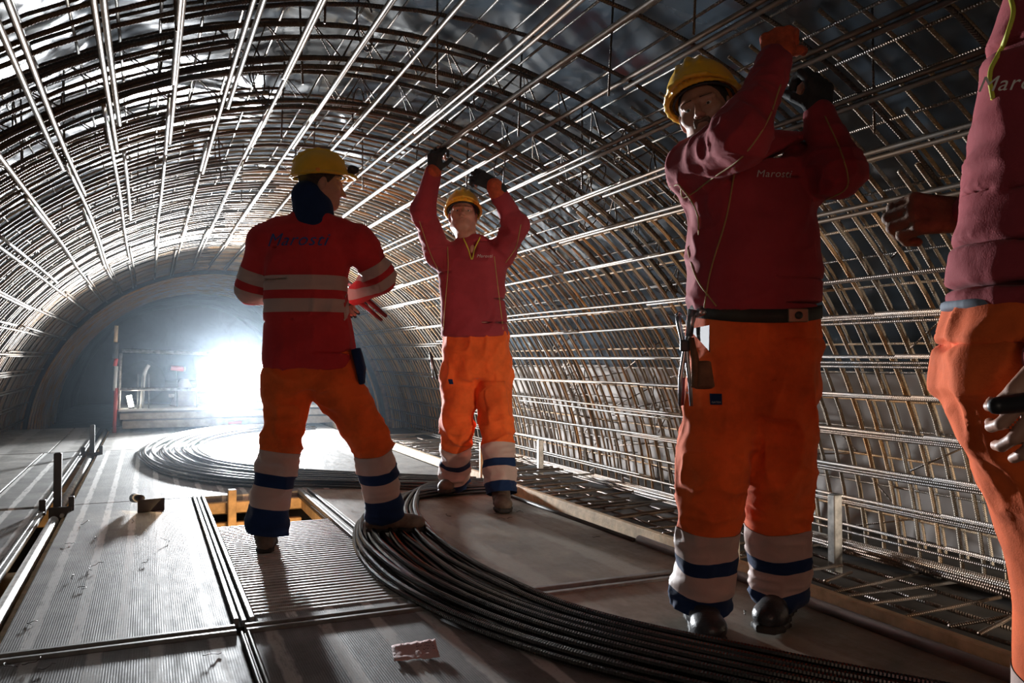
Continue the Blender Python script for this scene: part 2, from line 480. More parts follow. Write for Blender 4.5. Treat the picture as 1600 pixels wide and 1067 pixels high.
# toe board along the right edge, tube beside it
o = Geo().bar((2.245, -1, .012), (2.245, 11.4, .012), .035, .07, .004).build('toe_board', M['timber'])
tag(o, 'long timber toe board along the right edge of the deck', 'toe board')
o = Geo().tube([(2.165, -.8, .012), (2.165, 3.42, .012)], .022, 12).build('grey_tube', simple('grey_brown_tube', (.20, .15, .14), .35, .3), smooth=True)
tag(o, 'grey brown tube lying beside the toe board, its end behind the big worker', 'tube')
o = Geo().tube([(2.15, 3.44, .006), (2.11, 5.4, .006)], .012, 10).build('dark_rod', M['dark_metal'], smooth=True)
tag(o, 'dark rod on the deck along the toe board between the two front facing workers', 'rod')

# strip of lying reinforcement between the toe board and the mesh
box('floor_right', (2.27, -1.5, -.16), (4.0, 11.9, -.14), simple('strip_floor', (.06, .052, .045), .8, var=.4))['kind'] = 'structure'

# ------------------------------------------------------------------ reinforcement
def link_bar(name, pts, r, mat, label, cat, group, sides=6, ref=None, **k):
    o = Geo().tube(pts, r, sides, ref=ref, **k).build(name, mat, smooth=True)
    tag(o, label, cat, group)
    return o

def wobble(pts, amp, seed):
    out = []
    for i, p in enumerate(pts):
        q = Vector(p)
        out.append(q + Vector((mnoise.noise(q * .35 + Vector((seed, 0, 0))), 0, mnoise.noise(q * .35 + Vector((0, seed, 5))))) * amp)
    return out

zone_y = lambda y: 'near the camera' if y < 4.2 else ('around the middle worker' if y < 8 else 'toward the far opening')

# lengthwise bars of the inner layer, doubled by laps
PH = [-3, 2, 7.1, 10.7, 14.8, 19.6, 24.3, 29.2, 34.4, 39.2, 46.7, 52.5, 58.6, 65.0, 71.2, 76.7, 81.8, 88.9, 94.4, 99.9, 105.3, 110.9,
      116.8, 121.5, 127, 132.4, 137.8, 143.2, 148.6, 154, 159.4, 164.8, 170.2, 175.6, 181]
def side_word(p):
    return ('low on the right wall' if p < 18 else 'on the right wall' if p < 50 else 'on the right shoulder of the vault' if p < 75
            else 'at the crown of the vault' if p < 108 else 'on the left shoulder of the vault' if p < 140 else 'on the left wall')
for i, ph in enumerate(PH):
    cuts = [-1.6, random.uniform(3.4, 5.0), random.uniform(7.8, 9.6), 13.05 + random.uniform(-.12, .1)]
    lap = .9
    for k in range(3):
        y0 = cuts[k]; y1 = cuts[k + 1] + (lap if k < 2 else 0)
        off = (k % 2) * .55 + random.uniform(-.08, .08)
        R = TR - (.0 if k % 2 == 0 else .012)
        pts = [arch(ph + off, R + .006 * mnoise.noise(Vector((i * 3.1, y * .5, k))), y) for y in np.linspace(y0, y1, 14)]
        crown = k == 0 and 45 < ph < 135
        link_bar('lengthwise_rebar', wobble(pts, .02, i * 1.7), .0098 if ph > 45 else .0085, M['rebar_dark'] if (ph < 45 and k == 0) else M['rebar_brown'] if crown else M['rebar'],  # near right wall bars get darker steel in place of shade
                 'ribbed lengthwise bar %s, %s' % (side_word(ph), zone_y((y0 + y1) / 2)), 'rebar',
                 'lengthwise bars %s, %s' % (side_word(ph), zone_y((y0 + y1) / 2)), sides=8, rib=.0015 if crown else 0.0, ribstep=.0115)
    if -1 < ph < 178:
        for k in range(3):           # short lap bars tied beside them, their ends stepped
            y0 = random.uniform(.6, 2.0) + k * 3.9
            y1 = min(y0 + random.uniform(2.2, 3.9), 13.0 - random.uniform(.05, .9))
            if y1 - y0 < .8: continue
            off = random.choice((-.5, .5, 1.0)) + random.uniform(-.12, .12)
            if 8 < ph < 45 and k < 2: off *= .8
            pts = [arch(ph + off, TR - .018, y) for y in np.linspace(y0, y1, 8)]
            crown = k == 0 and 45 < ph < 135
            link_bar('lap_rebar', wobble(pts, .02, i * 1.7), .0098 if ph > 45 else .0085, M['rebar_dark'] if (ph < 45 and k == 0) else M['rebar_brown2'] if crown else M['rebar_lap'],  # same darker steel for shaded near laps on the right wall
                     'pale lap bar tied doubled %s, %s' % (side_word(ph), zone_y((y0 + y1) / 2)), 'rebar',
                     'lap bars %s, %s' % (side_word(ph), zone_y((y0 + y1) / 2)), rib=.0015 if crown else 0.0, ribstep=.0115)

def hoop(name, p0, p1, R, y, r, mat, label, group, tilt=0.0, n=None):
    n = n or max(6, int((p1 - p0) / 4.5))
    pts = [arch(p, R + .008 * mnoise.noise(Vector((y * 5, p * .05, R * 9))), y + tilt * (p - 90) / 90 + .01 * mnoise.noise(Vector((y * 3, p * .04, 7)))) for p in np.linspace(p0, p1, n)]
    return link_bar(name, pts, r, mat, label, 'rebar', group, ref=(0, 1, 0))

y = .75
while y < 13.05:
    z = zone_y(y)
    near = y < 5.6
    jt = random.uniform(-.015, .015)
    top = random.uniform(50, 60) if near else random.uniform(92, 100)
    hoop('hoop_rebar', -13, top, TR + .018, y + jt, .0098, M['rebar_rust'] if random.random() < .4 else M['rebar_tan'],
         'ribbed hoop bar bending up the right wall, %s' % z, 'inner hoop bars of the right wall, ' + z)
    lo = random.uniform(100, 112) if near else random.uniform(86, 92)
    if int(round(y / .115)) % 4 != 3: hoop('vault_hoop_rebar', lo, 188, TR + .018, y + jt + .03, .0085, M['rebar_dark'] if near else M['rebar'],
         'dark hoop bar bending over the left side of the vault, %s' % z, 'inner hoop bars of the left side, ' + z)
    y += .115
y = .7; odd = True
while y < 13.1:
    z = zone_y(y)
    p0 = -13
    hoop('outer_hoop_rebar', p0, 64 if y < 4.9 else 186, TR + .26, y, .0085, M['rebar_tan'] if y < 7 else M['rebar'],
         'outer hoop bar close to the black sheet, %s' % z, 'outer hoop bars, ' + z, tilt=.22)
    if y < 4.9 and odd:
        hoop('outer_hoop_rebar', 96, 186, TR + .26, y, .0075, M['rebar_dark'],
             'outer hoop bar over the left side of the vault, near the camera', 'outer hoop bars of the left side, near the camera', tilt=.06)
    y += .14 if y > 6 else .13
    odd = not odd
# sparse thick hoops over the open part of the vault near the camera
for y in (1.15, 1.5, 1.75, 2.25, 2.6, 3.05, 3.4, 4.9, 5.3):
    hoop('arch_rebar', random.uniform(40, 48), 112, TR + .03, y, .0095, M['rebar_dark'],
         'thick dark hoop bar crossing the open part of the vault above the workers', 'dark hoop bars above the workers', tilt=.02)
ph = -5.5
i = 0
while ph < 188:
    link_bar('outer_lengthwise_rebar', [arch(ph, TR + .24 + .006 * math.sin(q * 3 + ph), q) for q in np.linspace(-1.5 if ph > 30 else .2, 13.05, 12)], .0065,
             M['rebar_rust'] if (ph < 52 and i % 2 == 0) else M['rebar'],
             'thin outer layer bar %s' % side_word(ph), 'rebar', 'outer lengthwise bars ' + side_word(ph))
    ph += 3.4; i += 1

# lattice girders: three chords and a zigzag
def girder(y, p0, p1, label, rr=.013):
    e = empty('lattice_girder', arch(90, TR, y)); tag(e, label, 'lattice girder', None)
    for nm, R, dy in (('chord', TR + .03, -.06), ('chord', TR + .03, .06), ('chord', TR + .20, 0)):
        Geo().tube([arch(p, R, y + dy) for p in np.linspace(p0, p1, 44)], rr, 8, ref=(0, 1, 0)).build(nm, M['girder'], e, True)
    for s in (-1, 1):
        pts = []
        nn = int((p1 - p0) / 4.2)
        for k in range(nn * 2 + 1):
            p = p0 + (p1 - p0) * k / (nn * 2)
            up = k % 2
            pts.append(arch(p, TR + (.20 if up else .03), y + (0 if up else .06 * s)))
        Geo().tube(pts, .006, 6, ref=(0, 1, 0)).build('zigzag_bar', M['girder'], e, True)
girder(4.38, 40, 182, 'dark lattice girder arching over the middle worker')
girder(3.72, 44, 180, 'dark lattice girder arching between the middle and the big worker, nearer to the camera')
girder(6.6, -4, 182, 'lattice girder arch halfway along the tunnel')
girder(9.2, -4, 182, 'lattice girder arch deeper in the tunnel')
girder(12.6, -4, 184, 'lattice girder arch just before the far opening')
girder(2.1, 75, 182, 'lattice girder arch over the left side nearest the camera')

# diagonal spacers and stirrups between the two layers on the right wall
for k in range(110):
    y = random.uniform(1.3, 8.5); p = random.uniform(-2, 42)
    a = arch(p, TR + .03, y); b2 = arch(p + random.uniform(-5, 5), TR + .30, y + random.choice((-1, 1)) * random.uniform(.15, .5))
    link_bar('spacer_rebar', [a, b2], .005, M['rebar_dark'], 'thin slanting spacer bar inside the right wall mesh, ' + zone_y(y), 'rebar',
             'slanting spacer bars of the right wall, ' + zone_y(y))
# hangers dropping from the sheet to the inner layer
for k in range(34):
    y = random.uniform(2.2, 7.5); p = random.uniform(58, 125)
    a = arch(p, TR + .42, y); b2 = a + Vector((random.uniform(-.03, .03), random.uniform(-.03, .03), -.48))
    link_bar('hanger_rebar', [a, b2], .005, M['rebar_dark'], 'thin hanger bar dropping straight down from the vault between the layers', 'hanger', 'hanger bars in the vault')
# stirrup loops
for k in range(20):
    y = random.uniform(3.3, 6.2); p = random.uniform(48, 112)
    c = arch(p, TR + .12, y); u = (arch(p, TR + 1, y) - c).normalized()
    t = Vector((u.z, 0, -u.x))
    pts = [c + u * (.12 * math.sin(a)) + t * (.035 * math.cos(a)) for a in np.linspace(.4, 2 * PI - .2, 14)]
    link_bar('stirrup_loop', pts, .004, M['rebar_dark'], 'small bent wire stirrup hanging in the vault above the workers', 'stirrup', 'wire stirrups in the vault', ref=(0, 1, 0))

# mesh foot: lengthwise pile at the wall foot and loose bars on the strip
for k in range(14):
    x = 3.30 + .028 * (k % 5); z0 = -.115 + .019 * (k // 5)
    y0 = random.uniform(-.2, 1.4); 
    link_bar('foot_rebar', [(x + .01 * math.sin(q * 1.1 + k), q, z0) for q in np.linspace(y0, random.uniform(7.5, 11.5), 16)], .008, M['rebar'] if k % 3 else M['rebar_dark'],
             'pale bar in the bundle lying along the foot of the right wall', 'rebar', 'bundle at the wall foot', sides=8)
for k in range(70):
    y = .9 + k * .13 + random.uniform(-.05, .05)
    x0 = 2.30 + random.uniform(0, .35)
    dy = random.uniform(-.06, .12)
    link_bar('cross_rebar', [(x0, y, -.052), (3.1 + random.uniform(-.3, .2), y + dy, -.055 + random.uniform(0, .02))], .0075,
             M['rebar_dark'] if y < 5 else M['rebar'], 'bar lying crosswise between toe board and mesh, ' + zone_y(y), 'rebar',  # near bars coloured dark because little light reaches the strip
             'crosswise bars on the strip, ' + zone_y(y), sides=8)
for k in range(5):
    x = 2.36 + k * .15
    link_bar('strip_rebar', [(x + .02 * math.sin(q + k), q, -.072) for q in np.linspace(random.uniform(.2, 2.2), random.uniform(5.8, 10.5), 12)], .0085,
             M['rebar_dark'] if k % 3 else M['rebar'], 'bar lying lengthwise on the strip right of the toe board', 'rebar', 'lengthwise bars on the strip', sides=8)  # mostly dark steel, low light of the strip put into the colour
# bent starter bars low on the near right wall
for k in range(6):
    y = 1.2 + k * .42; z0 = -.02 + .012 * (k % 2)
    link_bar('bent_rebar', [(3.02, y, -.03), (2.98, y + .05, z0), (2.99, y + .2, z0 + .01), (3.02, y + 1.0, z0), (3.06, y + 1.5, z0 - .02)], .009, M['rebar_dark'],
             'thick dark bar with a bent end on top of the wall foot, near the camera', 'rebar', 'bent bars at the near wall foot', sides=8)
# hooked lap ends on the near right wall
for ph in PH[2:9]:
    for y0 in (1.35, 2.35):
        q = [arch(ph + 1.0, TR - .03, y0 + 1.5), arch(ph + .9, TR - .03, y0 + .8), arch(ph + .8, TR - .03, y0 + .1), arch(ph + .5, TR - .03, y0 + .03), arch(ph + .1, TR - .01, y0 + .04), arch(ph, TR + .03, y0 + .05)]
        link_bar('hooked_rebar', q, .0085, M['rebar_dark'], 'thick ribbed bar with a hooked end on the near right wall', 'rebar', 'hooked bars of the near right wall', sides=8)  # dark steel stands in for the shade on this near wall

for k in range(12):
    o = Geo().tube([arch(p, TR - .02, 13.6 + k * .35) for p in np.linspace(-8, 190, 50)], .016, 6, ref=(0, 1, 0)).build('lining_rib', M['rebar_rust'], smooth=True)
    tag(o, 'rusty rib arching around the dark tunnel beyond the reinforcement', 'rib', 'ribs of the dark tunnel')

# ------------------------------------------------------------------ coils of rebar on the deck
def spline(P, n=60):
    P = [Vector(p) for p in P]; P = [2 * P[0] - P[1]] + P + [2 * P[-1] - P[-2]]
    out = []
    m = len(P) - 3
    for i in range(m):
        for t in np.linspace(0, 1, n // m, endpoint=False):
            a, b, c, d = P[i:i + 4]
            out.append(.5 * ((2 * b) + (c - a) * t + (2 * a - 5 * b + 4 * c - d) * t * t + (3 * b - a - 3 * c + d) * t ** 3))
    out.append(P[-2])
    return out
def coil(name, outer, inner, nb, lift, label, group, rib, r=.0105):
    for k in range(nb):
        f = (k + .5) / nb + random.uniform(-.02, .02)
        lay = k % 3
        P = []
        for (a, b) in zip(outer, inner):
            p = Vector(a).lerp(Vector(b), min(1, max(0, f + random.uniform(-.035, .035))))
            P.append((p.x, p.y, r + .002 + lay * lift + random.uniform(0, .004)))
        s = spline(P, 90)
        s = s[random.randint(0, 2):len(s) - random.randint(0, 4)]
        o = Geo().tube([p[:] for p in s], r, 8, rib=rib, ribstep=.010).build(name, M['coil'], smooth=rib == 0)
        tag(o, label, 'rebar coil', group)
near_out = [(2.18, 5.02, 0), (1.55, 4.98, 0), (1.12, 4.55, 0), (.90, 3.95, 0), (.84, 3.3, 0), (.90, 2.75, 0), (1.06, 2.25, 0), (1.34, 1.75, 0), (1.72, 1.25, 0), (2.1, .8, 0)]
near_in = [(2.10, 5.45, 0), (1.72, 5.30, 0), (1.46, 4.70, 0), (1.33, 4.1, 0), (1.27, 3.5, 0), (1.27, 2.95, 0), (1.38, 2.42, 0), (1.66, 1.85, 0), (2.0, 1.35, 0), (2.15, 1.1, 0)]
coil('near_coil_rebar', near_out, near_in, 19, .017, 'dark ribbed bar curving through the thick foreground bundle at the left worker foot', 'near coil of ribbed bars', .0013)
far_out = [(1.75, 11.0, 0), (.95, 11.0, 0), (.25, 10.0, 0), (-.05, 8.7, 0), (-.04, 7.6, 0), (.14, 6.7, 0), (.55, 5.95, 0), (1.0, 5.72, 0), (1.6, 5.35, 0), (2.2, 5.02, 0)]
far_in = [(2.0, 10.3, 0), (1.3, 10.3, 0), (.75, 9.6, 0), (.5, 8.7, 0), (.48, 8.0, 0), (.62, 7.2, 0), (.95, 6.6, 0), (1.3, 6.2, 0), (1.75, 5.8, 0), (2.2, 5.4, 0)]
coil('far_coil_rebar', far_out, far_in, 20, .016, 'bar curving through the wide loose coil on the pale deck behind the left worker', 'far coil of bars', 0)

# ------------------------------------------------------------------ small things on the deck
# dropped trowel-like scraper
hp = fl(232, 795)
e = empty('scraper', hp); tag(e, 'dark scraper with a thick grip dropped on the ribbed board left of the hatch', 'scraper')
a = fl(217, 800); b2 = fl(259, 796)
Geo().bar((a.x, a.y, .036), (b2.x, b2.y, .036), .012, .072, .003).build('blade', M['dark_metal'], e)
Geo().tube([(a.x + .02, a.y + .03, .075), (a.x - .02, a.y + .20, .055)], [.020, .028], 12).build('grip', M['dark_metal'], e, True)
# crumpled note
c = fl(650, 1018)
ru = (fl(684, 1010) - fl(615, 1015)); rv = Vector((-ru.y, ru.x, 0)).normalized() * .12
V = []; F = []
nx, ny = 14, 8
for i in range(nx + 1):
    for j in range(ny + 1):
        q = c + ru * (i / nx - .5) + rv * (j / ny - .5)
        hgt = .004 + .012 * abs(mnoise.noise(Vector((i * .45, j * .4, 2)))) + .022 * max(0, j / ny - .55) * (0.4 + i / nx)
        V.append((q.x, q.y, hgt))
for i in range(nx):
    for j in range(ny): a = i * (ny + 1) + j; F.append([a, a + ny + 1, a + ny + 2, a + 1])
o = link('crumpled_note', mesh('crumpled_note', V, F), M['paper']); tag(o, 'crumpled pink note with handwriting lying before the near coil', 'note')
md = o.modifiers.new('thick', 'SOLIDIFY'); md.thickness = .0008
G = Geo()
for row in range(3):
    for k in range(9):
        if random.random() < .3: continue
        q0 = c + ru * (.02 + k * .045) + rv * (-.22 + row * .22)
        q0.z = .022
        G.tube([q0, q0 + ru * .03 + rv * random.uniform(-.08, .08)], .0009, 4)
G.build('handwriting', simple('pen_ink', (.08, .04, .06), .6), o)
# bits of tie wire
for k in range(26):
    if k < 18: x, y = random.uniform(-.35, .22), random.uniform(2.0, 5.4)
    else: x, y = random.uniform(1.3, 2.05), random.uniform(2.2, 4.4)
    if math.hypot(x - hp.x, y - hp.y) < .2: continue
    a0 = random.uniform(0, 6.28); pts = []
    q = Vector((x, y, .004))
    for s in range(7):
        pts.append(q.copy()); a0 += random.uniform(-1.1, 1.3)
        q = q + Vector((math.cos(a0) * .010, math.sin(a0) * .010, random.uniform(-.003, .006)))
        q.z = max(.003, q.z)
    o = Geo().tube([p[:] for p in pts], .0013, 5).build('tie_wire_scrap', M['wire'], smooth=True)
    tag(o, 'small bent scrap of tie wire lying on the %s' % ('ribbed boards left of the hatch' if k < 18 else 'brown boards on the right'), 'wire scrap',
        'wire scraps on the left boards' if k < 18 else 'wire scraps on the right boards')

# ------------------------------------------------------------------ far platform with railing and flood light
PY = 11.0
def platform_x(u, v): 
    r = (u - 800) / FPX; Z = PY / (CS - r * SN)
    return Z * (r * CS + SN), EYE - (v - 560) / FPX * Z
def pbar(name, u0, v0, u1, v1, th, mat, parent, y=PY, dep=.06):
    x0, z0 = platform_x(u0, v0); x1, z1 = platform_x(u1, v1)
    return Geo().bar((x0, y, z0), (x1, y, z1), dep, th, .004).build(name, mat, parent)
for (v, th, lab) in ((651, .075, 'top'), (664, .09, 'bottom')):
    x0, z0 = platform_x(188 if v < 655 else 192, v); x1, _ = platform_x(530, v)
    o = Geo().box(((x0 + x1) / 2, PY + .5, z0), (x1 - x0, 1.0, th), bev=.006).build('platform_timber', M['timber_grey'])
    tag(o, 'long grey timber beam across the far end of the deck, %s of the stack' % lab, 'timber beam')
x0, z0 = platform_x(186, 641); x1, _ = platform_x(530, 641)
o = Geo().box(((x0 + x1) / 2, PY + .5, z0 + .0), (x1 - x0, 1.06, .03), bev=.004).build('platform_board', M['white_plastic'])
tag(o, 'pale board on top of the timber stack, carrying the flood light', 'board')
ZB = z0 + .015
x, z = platform_x(368, 660)
o = Geo().box((x, PY - .012, z), (.16, .012, .035)).build('red_tag', M['red_paint']); tag(o, 'red marking plate on the lower timber beam below the flood light', 'plate')
e = empty('platform_railing', (x0, PY, 0)); tag(e, 'steel railing with two rails and a red banded post on the far platform', 'railing')
def ptube(name, u0, v0, u1, v1, r, mat, dy=0.0):
    xa, za = platform_x(u0, v0); xb, zb = platform_x(u1, v1)
    return Geo().tube([(xa, PY + dy, za), (xb, PY + dy, zb)], r, 10).build(name, mat, e, True)
ptube('top_rail', 190, 548, 540, 560, .024, M['galv'])
ptube('middle_rail', 188, 608, 540, 608, .02, M['galv'])
ptube('post', 189, 552, 186, 640, .02, M['galv'])
ptube('post', 341, 553, 341, 640, .02, M['white_plastic'])
ptube('post', 532, 560, 532, 640, .02, M['galv'])
for u, v0, v1 in ((216, 584, 640), (224, 586, 640), (233, 584, 640), (308, 584, 640)):
    ptube('baluster', u, v0, u, v1, .008, M['alu'])
xa, za = platform_x(341, 558); xb, zb = platform_x(425, 559)
o = Geo().bar((xa, PY, za), (xb, PY, zb), .03, .03).build('upper_frame_bar', M['white_plastic'], e)
# red-white vertical pole left of the platform
e = empty('banded_pole', (platform_x(180, 640)[0], PY, 0)); tag(e, 'upright red and pale pole at the left end of the far platform', 'pole')
for nm, v0, v1, m_ in (('pole_top', 509, 545, 'timber'), ('pole_joint', 535, 560, 'dark_metal'), ('red_band', 560, 572, 'red_paint'), ('pole_middle', 572, 610, 'white_plastic'), ('pole_foot', 606, 676, 'red_paint')):
    xa, za = platform_x(182, v0); xb, zb = platform_x(180, v1)
    Geo().tube([(xa, PY - .05, za), (xb, PY - .05, max(zb, 0.0))], .022 if nm != 'pole_joint' else .032, 10).build(nm, M[m_], e, True)
# hose hanging over the rail
xa, za = platform_x(224, 592)
pts = [platform_x(u, v) for u, v in ((222, 638), (223, 620), (224, 602), (225, 588), (228, 578), (233, 570))]
o = Geo().tube([(a_, PY + .03, b_) for a_, b_ in pts], .022, 10).build('white_hose', M['white_plastic'], smooth=True)
tag(o, 'short pale hose standing up behind the platform balusters', 'hose')
# red cylinder held in the railing
xa, za = platform_x(268, 575); xb, zb = platform_x(289, 577)
e = empty('red_cylinder', (xa, PY + .3, za)); tag(e, 'small red cylinder behind the railing, beside the flood light', 'cylinder')
Geo().tube([(xa, PY + .3, za), (xb, PY + .3, zb)], .032, 14).build('body', M['red_paint'], e, True)
Geo().tube([(xb, PY + .3, zb), (xb + .02, PY + .3, zb)], .034, 14).build('cap', M['white_plastic'], e, True)
Geo().tube([((xa + xb) / 2, PY + .3, za - .03), ((xa + xb) / 2, PY + .3, ZB)], .008, 8).build('stand', M['dark_metal'], e, True)
# tube lamp on the platform, lit
xa, za = platform_x(202, 618); xb, zb = platform_x(206, 636)
def emis(name, col, s):
    m, nt, b = newmat(name); b.inputs['Base Color'].default_value = C(*col)
    b.inputs['Emission Color'].default_value = C(*col); b.inputs['Emission Strength'].default_value = s
    return m
e = empty('small_tube_lamp', (xa, PY + .05, ZB)); tag(e, 'small lit tube lamp leaning at the left end of the platform', 'lamp')
Geo().tube([(xa, PY + .05, za), (xb, PY + .05, zb)], .03, 12).build('lamp_tube', emis('tube_glow', (1, .93, .78), 14), e, True)
Geo().tube([(xb, PY + .05, zb), (xb, PY + .05, ZB)], .033, 12).build('lamp_socket', M['dark_metal'], e, True)
# bagged bundle beside lamp
G = Geo()
bx, bz = platform_x(292, 618)
o = link('covered_bundle', mesh('covered_bundle', *(lambda V, F: (V, F))(*(
    [[(bx + (.17 * (1 - .72 * t ** 1.4)) * math.cos(a) * (1 + .12 * math.sin(3 * a + 5 * t)), PY + .5 + .15 * (1 - .6 * t) * math.sin(a), ZB + .34 * t) for t in np.linspace(0, 1, 9) for a in np.linspace(0, 2 * PI, 20, endpoint=False)],
     [[i * 20 + j, i * 20 + (j + 1) % 20, i * 20 + 20 + (j + 1) % 20, i * 20 + 20 + j] for i in range(8) for j in range(20)]]))), simple('dusty_sheet', (.32, .28, .27), .8, var=.3))
tag(o, 'greyish covered bundle standing behind the railing left of the flood light', 'bundle')
# machine silhouette behind the platform
e = empty('tunnel_machine', (.35, 13.6, -.3)); tag(e, 'dark machine with round drum in the haze behind the far platform', 'machine')
Geo().box((.55, 14.0, .12), (1.9, .8, .85), bev=.05).build('body', M['dark_metal'], e)
Geo().tube([(-.05, 13.5, .55), (-.05, 14.1, .55)], .30, 28).build('drum', M['dark_metal'], e, True)
Geo().bar((.5, 13.55, .1), (.75, 13.55, .5), .05, .05).build('strut', M['galv'], e)
Geo().bar((.3, 13.55, .32), (1.5, 13.55, .32), .05, .05).build('cross_bar', M['galv'], e)
# flood light
fx0, fz1 = platform_x(345, 562); fx1, fz0 = platform_x(418, 618)
e = empty('flood_light', ((fx0 + fx1) / 2, PY + .15, ZB)); tag(e, 'blinding flood light on a stand on the far platform', 'flood light')
cx, cz = (fx0 + fx1) / 2, (fz0 + fz1) / 2
Geo().box((cx, PY + .20, cz), (fx1 - fx0 + .04, .08, fz1 - fz0 + .04), bev=.01).build('housing', M['black'], e)
glow = emis('flood_glow', (.90, .96, 1.0), FLOOD_STRENGTH)
for k, (dx, ww) in enumerate(((-.155, .24), (.155, .24))):
    V = [(cx + dx - ww / 2, PY + .155, cz - .17), (cx + dx + ww / 2, PY + .155, cz - .17), (cx + dx + ww / 2, PY + .155, cz + .17), (cx + dx - ww / 2, PY + .155, cz + .17)]
    link('lamp_face', mesh('lamp_face', V, [[0, 1, 2, 3]], False), glow, e)
Geo().box((cx, PY + .2, (fz0 + ZB) / 2 - .01), (.07, .06, fz0 - ZB + .0), bev=.01).build('stand', M['galv'], e)
Geo().box((cx, PY + .2, ZB + .012), (.3, .16, .024), bev=.005).build('foot', M['galv'], e)
fx, fz = platform_x(398, 632)
o = Geo().box((fx, PY + .3, ZB + .06), (.12, .12, .12), bev=.01).build('small_box', M['white_plastic']); tag(o, 'small pale box beside the foot of the flood light', 'box')

# ------------------------------------------------------------------ dusty air around the far end
hz = bpy.data.materials.new('dusty_air'); hz.use_nodes = True
nt = hz.node_tree; nt.nodes.remove(nt.nodes['Principled BSDF'])
vsn = nd(nt, 'ShaderNodeVolumeScatter'); vsn.inputs['Color'].default_value = C(.72, .86, 1.0)
vsn.inputs['Density'].default_value = .0030; vsn.inputs['Anisotropy'].default_value = .87
nt.links.new(vsn.outputs[0], nt.nodes['Material Output'].inputs['Volume'])
o = box('dusty_air', (-1.5, 5.2, -.25), (3.5, 16.5, 2.2), hz)
tag(o, 'bluish dusty air lit up around the flood light', 'haze', kind='stuff')

# ================================================================== people: implicit surfaces meshed with surface nets
def nv(a): return np.asarray(a[:] if hasattr(a, 'to_tuple') else a, dtype=np.float64)
def unit(a):
    a = nv(a); return a / max(np.linalg.norm(a), 1e-9)

